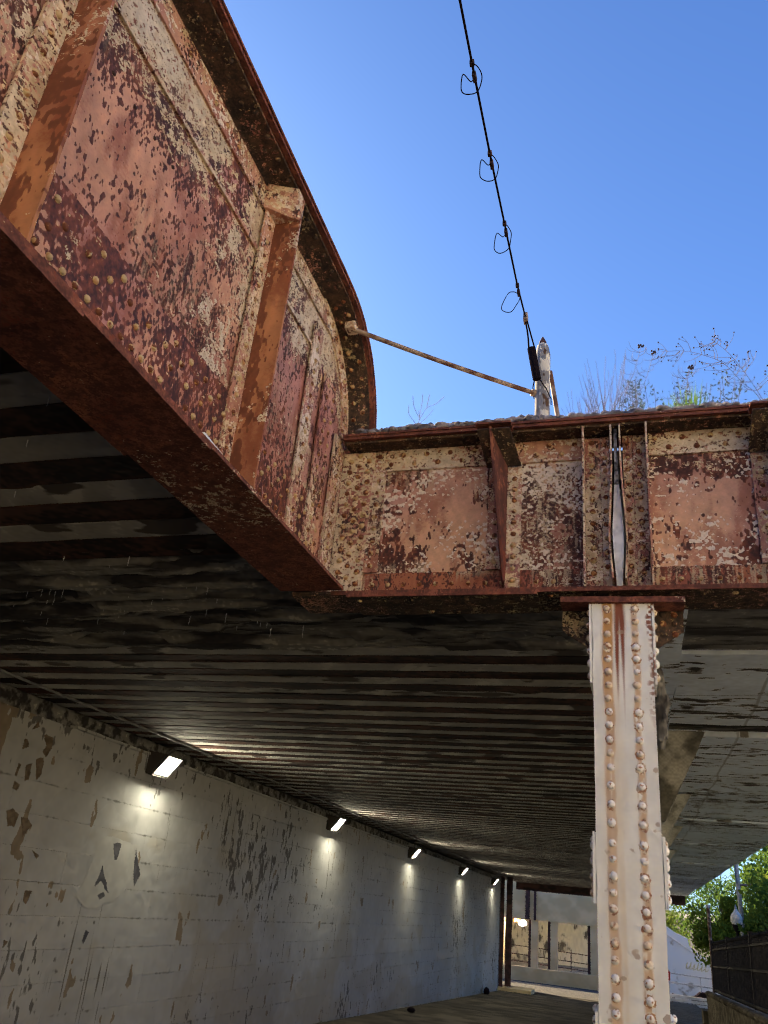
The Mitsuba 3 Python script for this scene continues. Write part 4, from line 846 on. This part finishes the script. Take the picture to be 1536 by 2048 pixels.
for dz, w in ((-.24, .02), (-.70, .02), (-1.34, .025)):
    m = MB(); m.hexa([[FX - .03, 9.9, ftop(9.9) + dz - w], [FX + .03, 9.9, ftop(9.9) + dz - w], [FX + .03, 30.7, ftop(30.7) + dz - w], [FX - .03, 30.7, ftop(30.7) + dz - w], [FX - .03, 9.9, ftop(9.9) + dz + w], [FX + .03, 9.9, ftop(9.9) + dz + w], [FX + .03, 30.7, ftop(30.7) + dz + w], [FX - .03, 30.7, ftop(30.7) + dz + w]])
    part(FE, 'rail', m, 'black_iron')
for y in (10.0, 15.2, 20.4, 25.6, 30.7): part(FE, 'post', MB().box(FX - .045, FX + .045, y - .045, y + .045, fbot(y), ftop(y) + .02), 'black_iron')
FW = thing('fence_wall', 'low weathered concrete wall with rounded stones along its top, under the iron fence', 'wall')
m = MB(); y0, y1 = 9.5, 31.2
m.hexa([[2.08, y0, -1.3], [2.6, y0, -1.3], [2.6, y1, -2.3], [2.08, y1, -2.3], [2.08, y0, fbot(y0) - .06], [2.6, y0, fbot(y0) - .06], [2.6, y1, fbot(y1) - .06], [2.08, y1, fbot(y1) - .06]])
part(FW, 'core', rough(m, .5, .02, 170), 'mossy_wall')
part(FW, 'end_block', rough(MB().box(1.95, 2.7, 31.25, 32.0, -2.4, -1.15), .2, .02, 171), 'mossy_wall')
for y in np.arange(9.7, 31, .62):
    s = trimesh.creation.icosphere(subdivisions=2); v = s.vertices * [.11, .24, .075]; v = v * (1 + .25 * (meshkit.fbm(v * 8 + y, 2, 1) - .5)[:, None])
    part(FW, 'cap_stone', (v + [2.12, y, fbot(y) - .06], s.faces), 'mossy_wall', smooth=True)
g = thing('bank', kind='structure')
m = MB(); m.hexa([[2.62, 9, -2.5], [40, 9, -2.5], [40, 33, -4], [2.62, 33, -4], [2.62, 9, .2], [40, 9, .5], [40, 33, -1.4], [2.62, 31.3, -1.9]]); put(g, None, ply(m.mesh(), 'verge'))
SP = thing('sign_pole', 'thin brown pole on a flat base at the end of the sidewalk', 'pole')
py, px = 45.5, 3.38; gz = float(road_z(np.array(py))) + .5
part(SP, 'pole', MB().tube([[px, py, gz + .05], [px - .03, py, gz + 4.3]], .075, 8), 'rod_rust', smooth=50)
part(SP, 'base', MB().tube([[px, py, gz], [px, py, gz + .10], [px, py, gz + .28]], [.48, .42, .14], 12), 'galvanised')
part(SP, 'cap', MB().tube([[px - .03, py, gz + 4.3], [px - .03, py, gz + 4.42]], .10, 8), 'galvanised')
ST = thing('street_lamp', 'street lamp with a pale acorn globe above the iron fence', 'street lamp')
lx, ly = 3.82, 38.0
z0 = 1.28
part(ST, 'post', MB().tube([[lx, ly, -1.9], [lx, ly, -1.2], [lx, ly, z0 - .1]], [.12, .08, .06], 10), 'black_iron', smooth=50)
part(ST, 'fitter', MB().tube([[lx, ly, z0 - .2], [lx, ly, z0 - .02], [lx, ly, z0 + .06]], [.08, .17, .19], 12), 'black_iron', smooth=50)
part(ST, 'globe', MB().tube([[lx, ly, z] for z in np.array([.05, .15, .3, .42, .5, .56, .62]) + z0], [.17, .215, .225, .18, .11, .07, .05], 16), 'globe_glass', smooth=50)
part(ST, 'finial', MB().tube([[lx, ly, z0 + .62], [lx, ly, z0 + .7], [lx, ly, z0 + .78]], [.06, .035, .006], 8), 'galvanised')
UP = thing('utility_pole', 'tall grey utility pole with two short arms just right of the street lamp', 'pole')
ux, uy = 4.35, 40.5
part(UP, 'pole', MB().tube([[ux, uy, -2.3], [ux - .12, uy, 3.75]], [.115, .09], 10), 'galvanised', smooth=50)
part(UP, 'arm', MB().tube([[ux - .08, uy, 2.85], [ux + .62, uy - .3, 2.92]], .045, 6), 'stalk_dry'); part(UP, 'arm', MB().tube([[ux - .05, uy, 1.02], [ux + .75, uy - .3, .95]], .035, 6), 'galvanised')
WW = thing('wing_wall', 'white painted wing wall stepping down beside the far road, with faint yellow scrawl', 'wall')
m = MB(); prof = [(1.0, 1.25), (2.5, .32), (3.25, .05), (3.35, -.42), (5.5, -1.8), (9.5, -2.0), (9.5, -4.2), (1.0, -4.2)]
from shapely.geometry import Polygon
e = trimesh.creation.extrude_polygon(Polygon(prof), .6, engine='earcut')
wy = lambda x: 65.0 - .75 * (x - 1.0)
v = e.vertices[:, [0, 2, 1]] * np.array([1.0, 1, 1]); v[:, 1] += wy(v[:, 0]); v = v * 1.0
part(WW, 'face', (v, e.faces[:, ::-1]), 'white_wall')
part(WW, 'handrail', MB().tube([[1.2, wy(1.2) - .1, .55], [2.6, wy(2.6) - .1, -.25], [6.2, wy(6.2) - .1, -2.15]], .035, 6), 'galvanised')
mat('yellow_paint', (.62, .52, .22), .8)
m = MB(); rr = random.Random(3)
for i in range(6):
    x = 3.05 + .22 * i; m.tube(bez([[a_, wy(a_) - .012, b_] for a_, b_ in ((x, -1.6 + rr.uniform(-.1, .1)), (x + .12, -1.35 + rr.uniform(-.08, .08)), (x + .02, -1.75), (x + .24, -1.6))], 4), .016, 4)
part(WW, 'scrawl', m, 'yellow_paint', label='faint yellow scrawl')
RA = thing('pipe_railing', 'pale pipe railing in front of the white wing wall', 'railing')
for z in (-2.0, -2.5): part(RA, 'rail', MB().tube([[1.5, 60.8, z + .06], [5.35, 60.8, z - .02]], .035, 6), 'galvanised')
for x in (1.9, 3.75, 5.32): part(RA, 'post', MB().tube([[x, 60.8, -3.5], [x, 60.8, -2.0 if x < 5 else -.9]], .035, 6), 'galvanised')
GR = thing('guard_rail', 'low white guard rail of long boards behind the far road', 'guard rail')
for i, z in enumerate((-3.12, -3.32, -3.52)): part(GR, 'board', MB().box(1.2, 9.0, 60.1 - .02 * i, 60.16 - .02 * i, z - .085, z + .085), 'white_rail')
for x in (2.0, 3.6, 5.2, 6.8): part(GR, 'post', MB().box(x, x + .15, 60.17, 60.32, -3.75, -3.0), 'dark_steel')
for i, (x, w) in enumerate(((4.05, 1.7), (5.75, 1.4))):
    C = thing('parked_car', ['dark parked car half hidden behind the white guard rail, left one', 'dark parked car half hidden behind the white guard rail, right one'][i], 'car')
    prof = [(-w * .52, -3.75), (w * .52, -3.75), (w * .52, -3.15), (w * .40, -3.05), (w * .30, -2.83), (-w * .22, -2.80), (-w * .38, -3.05), (-w * .52, -3.12)]
    e = trimesh.creation.extrude_polygon(Polygon(prof), .9, engine='earcut'); part(C, 'body', (e.vertices[:, [0, 2, 1]] + [x, 60.45, 0], e.faces[:, ::-1]), 'wire_dark')
    for s in (-.32, .32): part(C, 'wheel', MB().tube([[x + s * w, 60.40, -3.55], [x + s * w, 60.60, -3.55]], .2, 12), 'black_iron')
RS = thing('stop_sign', 'red octagonal sign peeking out behind the right edge of the white column', 'sign')
a = np.linspace(0, 2 * np.pi, 9)[:-1] + math.pi / 8; cx, cz_ = 1.03, -.95
m = MB().add(np.vstack([np.stack([cx + .36 * np.cos(a), np.full(8, 42.0), cz_ + .36 * np.sin(a)], 1), np.stack([cx + .36 * np.cos(a), np.full(8, 42.02), cz_ + .36 * np.sin(a)], 1)]), [[0, i, i + 1] for i in range(1, 7)] + [[8, 8 + i + 1, 8 + i] for i in range(1, 7)])
part(RS, 'plate', m, 'red_paint'); part(RS, 'post', MB().tube([[cx, 42.06, -2.3], [cx, 42.06, -.6]], .04, 6), 'galvanised')

def tree(label, x, y, zg, h, rx, rz, seed, leaf='leaf_a', n=5200, size=.13, hang=0):
    rr = np.random.default_rng(seed); k = thing('leafy_tree', label, 'tree'); m = MB()
    cz = zg + h - rz; m.tube([[x, y, zg], [x + .1, y, zg + h * .35], [x, y + .1, cz]], [.22, .17, .09], 8)
    nb = 26; cent = []
    for i in range(nb):
        d = rr.normal(size=3); d /= np.linalg.norm(d); r = rr.uniform(.35, .95)
        c = np.array([x, y, cz]) + d * r * [rx, rx, rz]; cent.append(c)
        m.tube(bez([[x, y, cz - rz * .55], (np.array([x, y, cz]) + c) / 2 + [0, 0, .2], c], 3), np.linspace(.07, .015, 7), 5)
    cent = np.array(cent); w = rr.uniform(.6, 1.35, nb)
    idx = rr.integers(0, nb, n); d = rr.normal(size=(n, 3)); d /= np.linalg.norm(d, axis=1, keepdims=True)
    p = cent[idx] + d * (rr.uniform(.25, 1, n) ** .5 * w[idx] * .33 * (rx + rz) / 2)[:, None]
    p[:, 2] -= hang * rr.random(n)
    nn = d + .9 * rr.normal(size=(n, 3)); nn /= np.linalg.norm(nn, axis=1, keepdims=True)
    u = np.cross(nn, rr.normal(size=(n, 3))); u /= np.linalg.norm(u, axis=1, keepdims=True); v_ = np.cross(nn, u); s = rr.uniform(.6, 1.3, (n, 1)) * size
    V = np.stack([p - u * s, p + v_ * s * .55, p + u * s, p - v_ * s * .55], 1).reshape(-1, 3); F = np.arange(4 * n).reshape(n, 4)
    part(k, 'trunk', m, 'bark'); part(k, 'crown', MB().add(V, F), leaf)
TR = [('bright green tree hanging over the white wing wall beside the sidewalk end', 5.0, 54.0, -2.6, 4.9, 2.2, 1.9, 1, 'leaf_b', 6000), ('large green tree behind the street lamp and utility pole', 8.4, 54.0, -2.4, 9.0, 3.6, 3.8, 2, 'leaf_a', 9000),
      ('yellow green tree at the right edge behind the iron fence', 6.6, 40.0, -2.0, 6.2, 2.0, 2.2, 3, 'leaf_b', 6000), ('tall green tree at the right edge, farther back', 10.6, 52.0, -2.2, 10.6, 3.4, 4.2, 4, 'leaf_a', 9000), ('dark green tree low behind the iron fence', 5.2, 37.0, -1.8, 4.4, 1.7, 1.7, 5, 'leaf_a', 6000), ('green tree far behind the utility pole', 6.6, 70.0, -3.5, 8.6, 4.0, 3.6, 6, 'leaf_a', 6000), ('green tree far behind the white wing wall', 1.8, 84.0, -3.6, 7.6, 4.4, 3.2, 7, 'leaf_b', 6000)]
for t in TR: tree(*t)

# ------------------------------------------------------------------ added, unseen behind the camera: sunlit house fronts that throw warm light back on the steel
mat('bounce_plaster', plain_noise((.55, .52, .43), (.65, .62, .52), 3), .9)  # pale tone chosen to bounce warm light onto column and girders
mat('window_dark', (.03, .035, .04), .2)
for nm, lab, x0, x1, y0, y1, h in (('plaster_house', 'added unseen pale house behind the camera, bounces warm light onto the steel', -1.5, 20.0, -24.0, -13.0, 12.0), ('plaster_house', 'added unseen pale house to the right behind the camera, bounces warm light', 16.0, 26.0, -12.0, 8.0, 10.0)):
    B = thing(nm, lab, 'added_reflector'); part(B, 'wall', MB().box(x0, x1, y0, y1, -1, h), 'bounce_plaster'); part(B, 'roof', MB().box(x0 - .3, x1 + .3, y0 - .3, y1 + .3, h, h + .4), 'stone_grey')
    for z in (1.2, 4.4, 7.6):
        if y1 < -12:
            for x in np.arange(x0 + 1.2, x1 - 1.5, 2.9): part(B, 'window', MB().box(x, x + 1.1, y1 + .005, y1 + .04, z, z + 1.7), 'window_dark')
        else:
            for y in np.arange(y0 + 1.2, y1 - 1.5, 2.9): part(B, 'window', MB().box(x0 - .04, x0 - .005, y, y + 1.1, z, z + 1.7), 'window_dark')
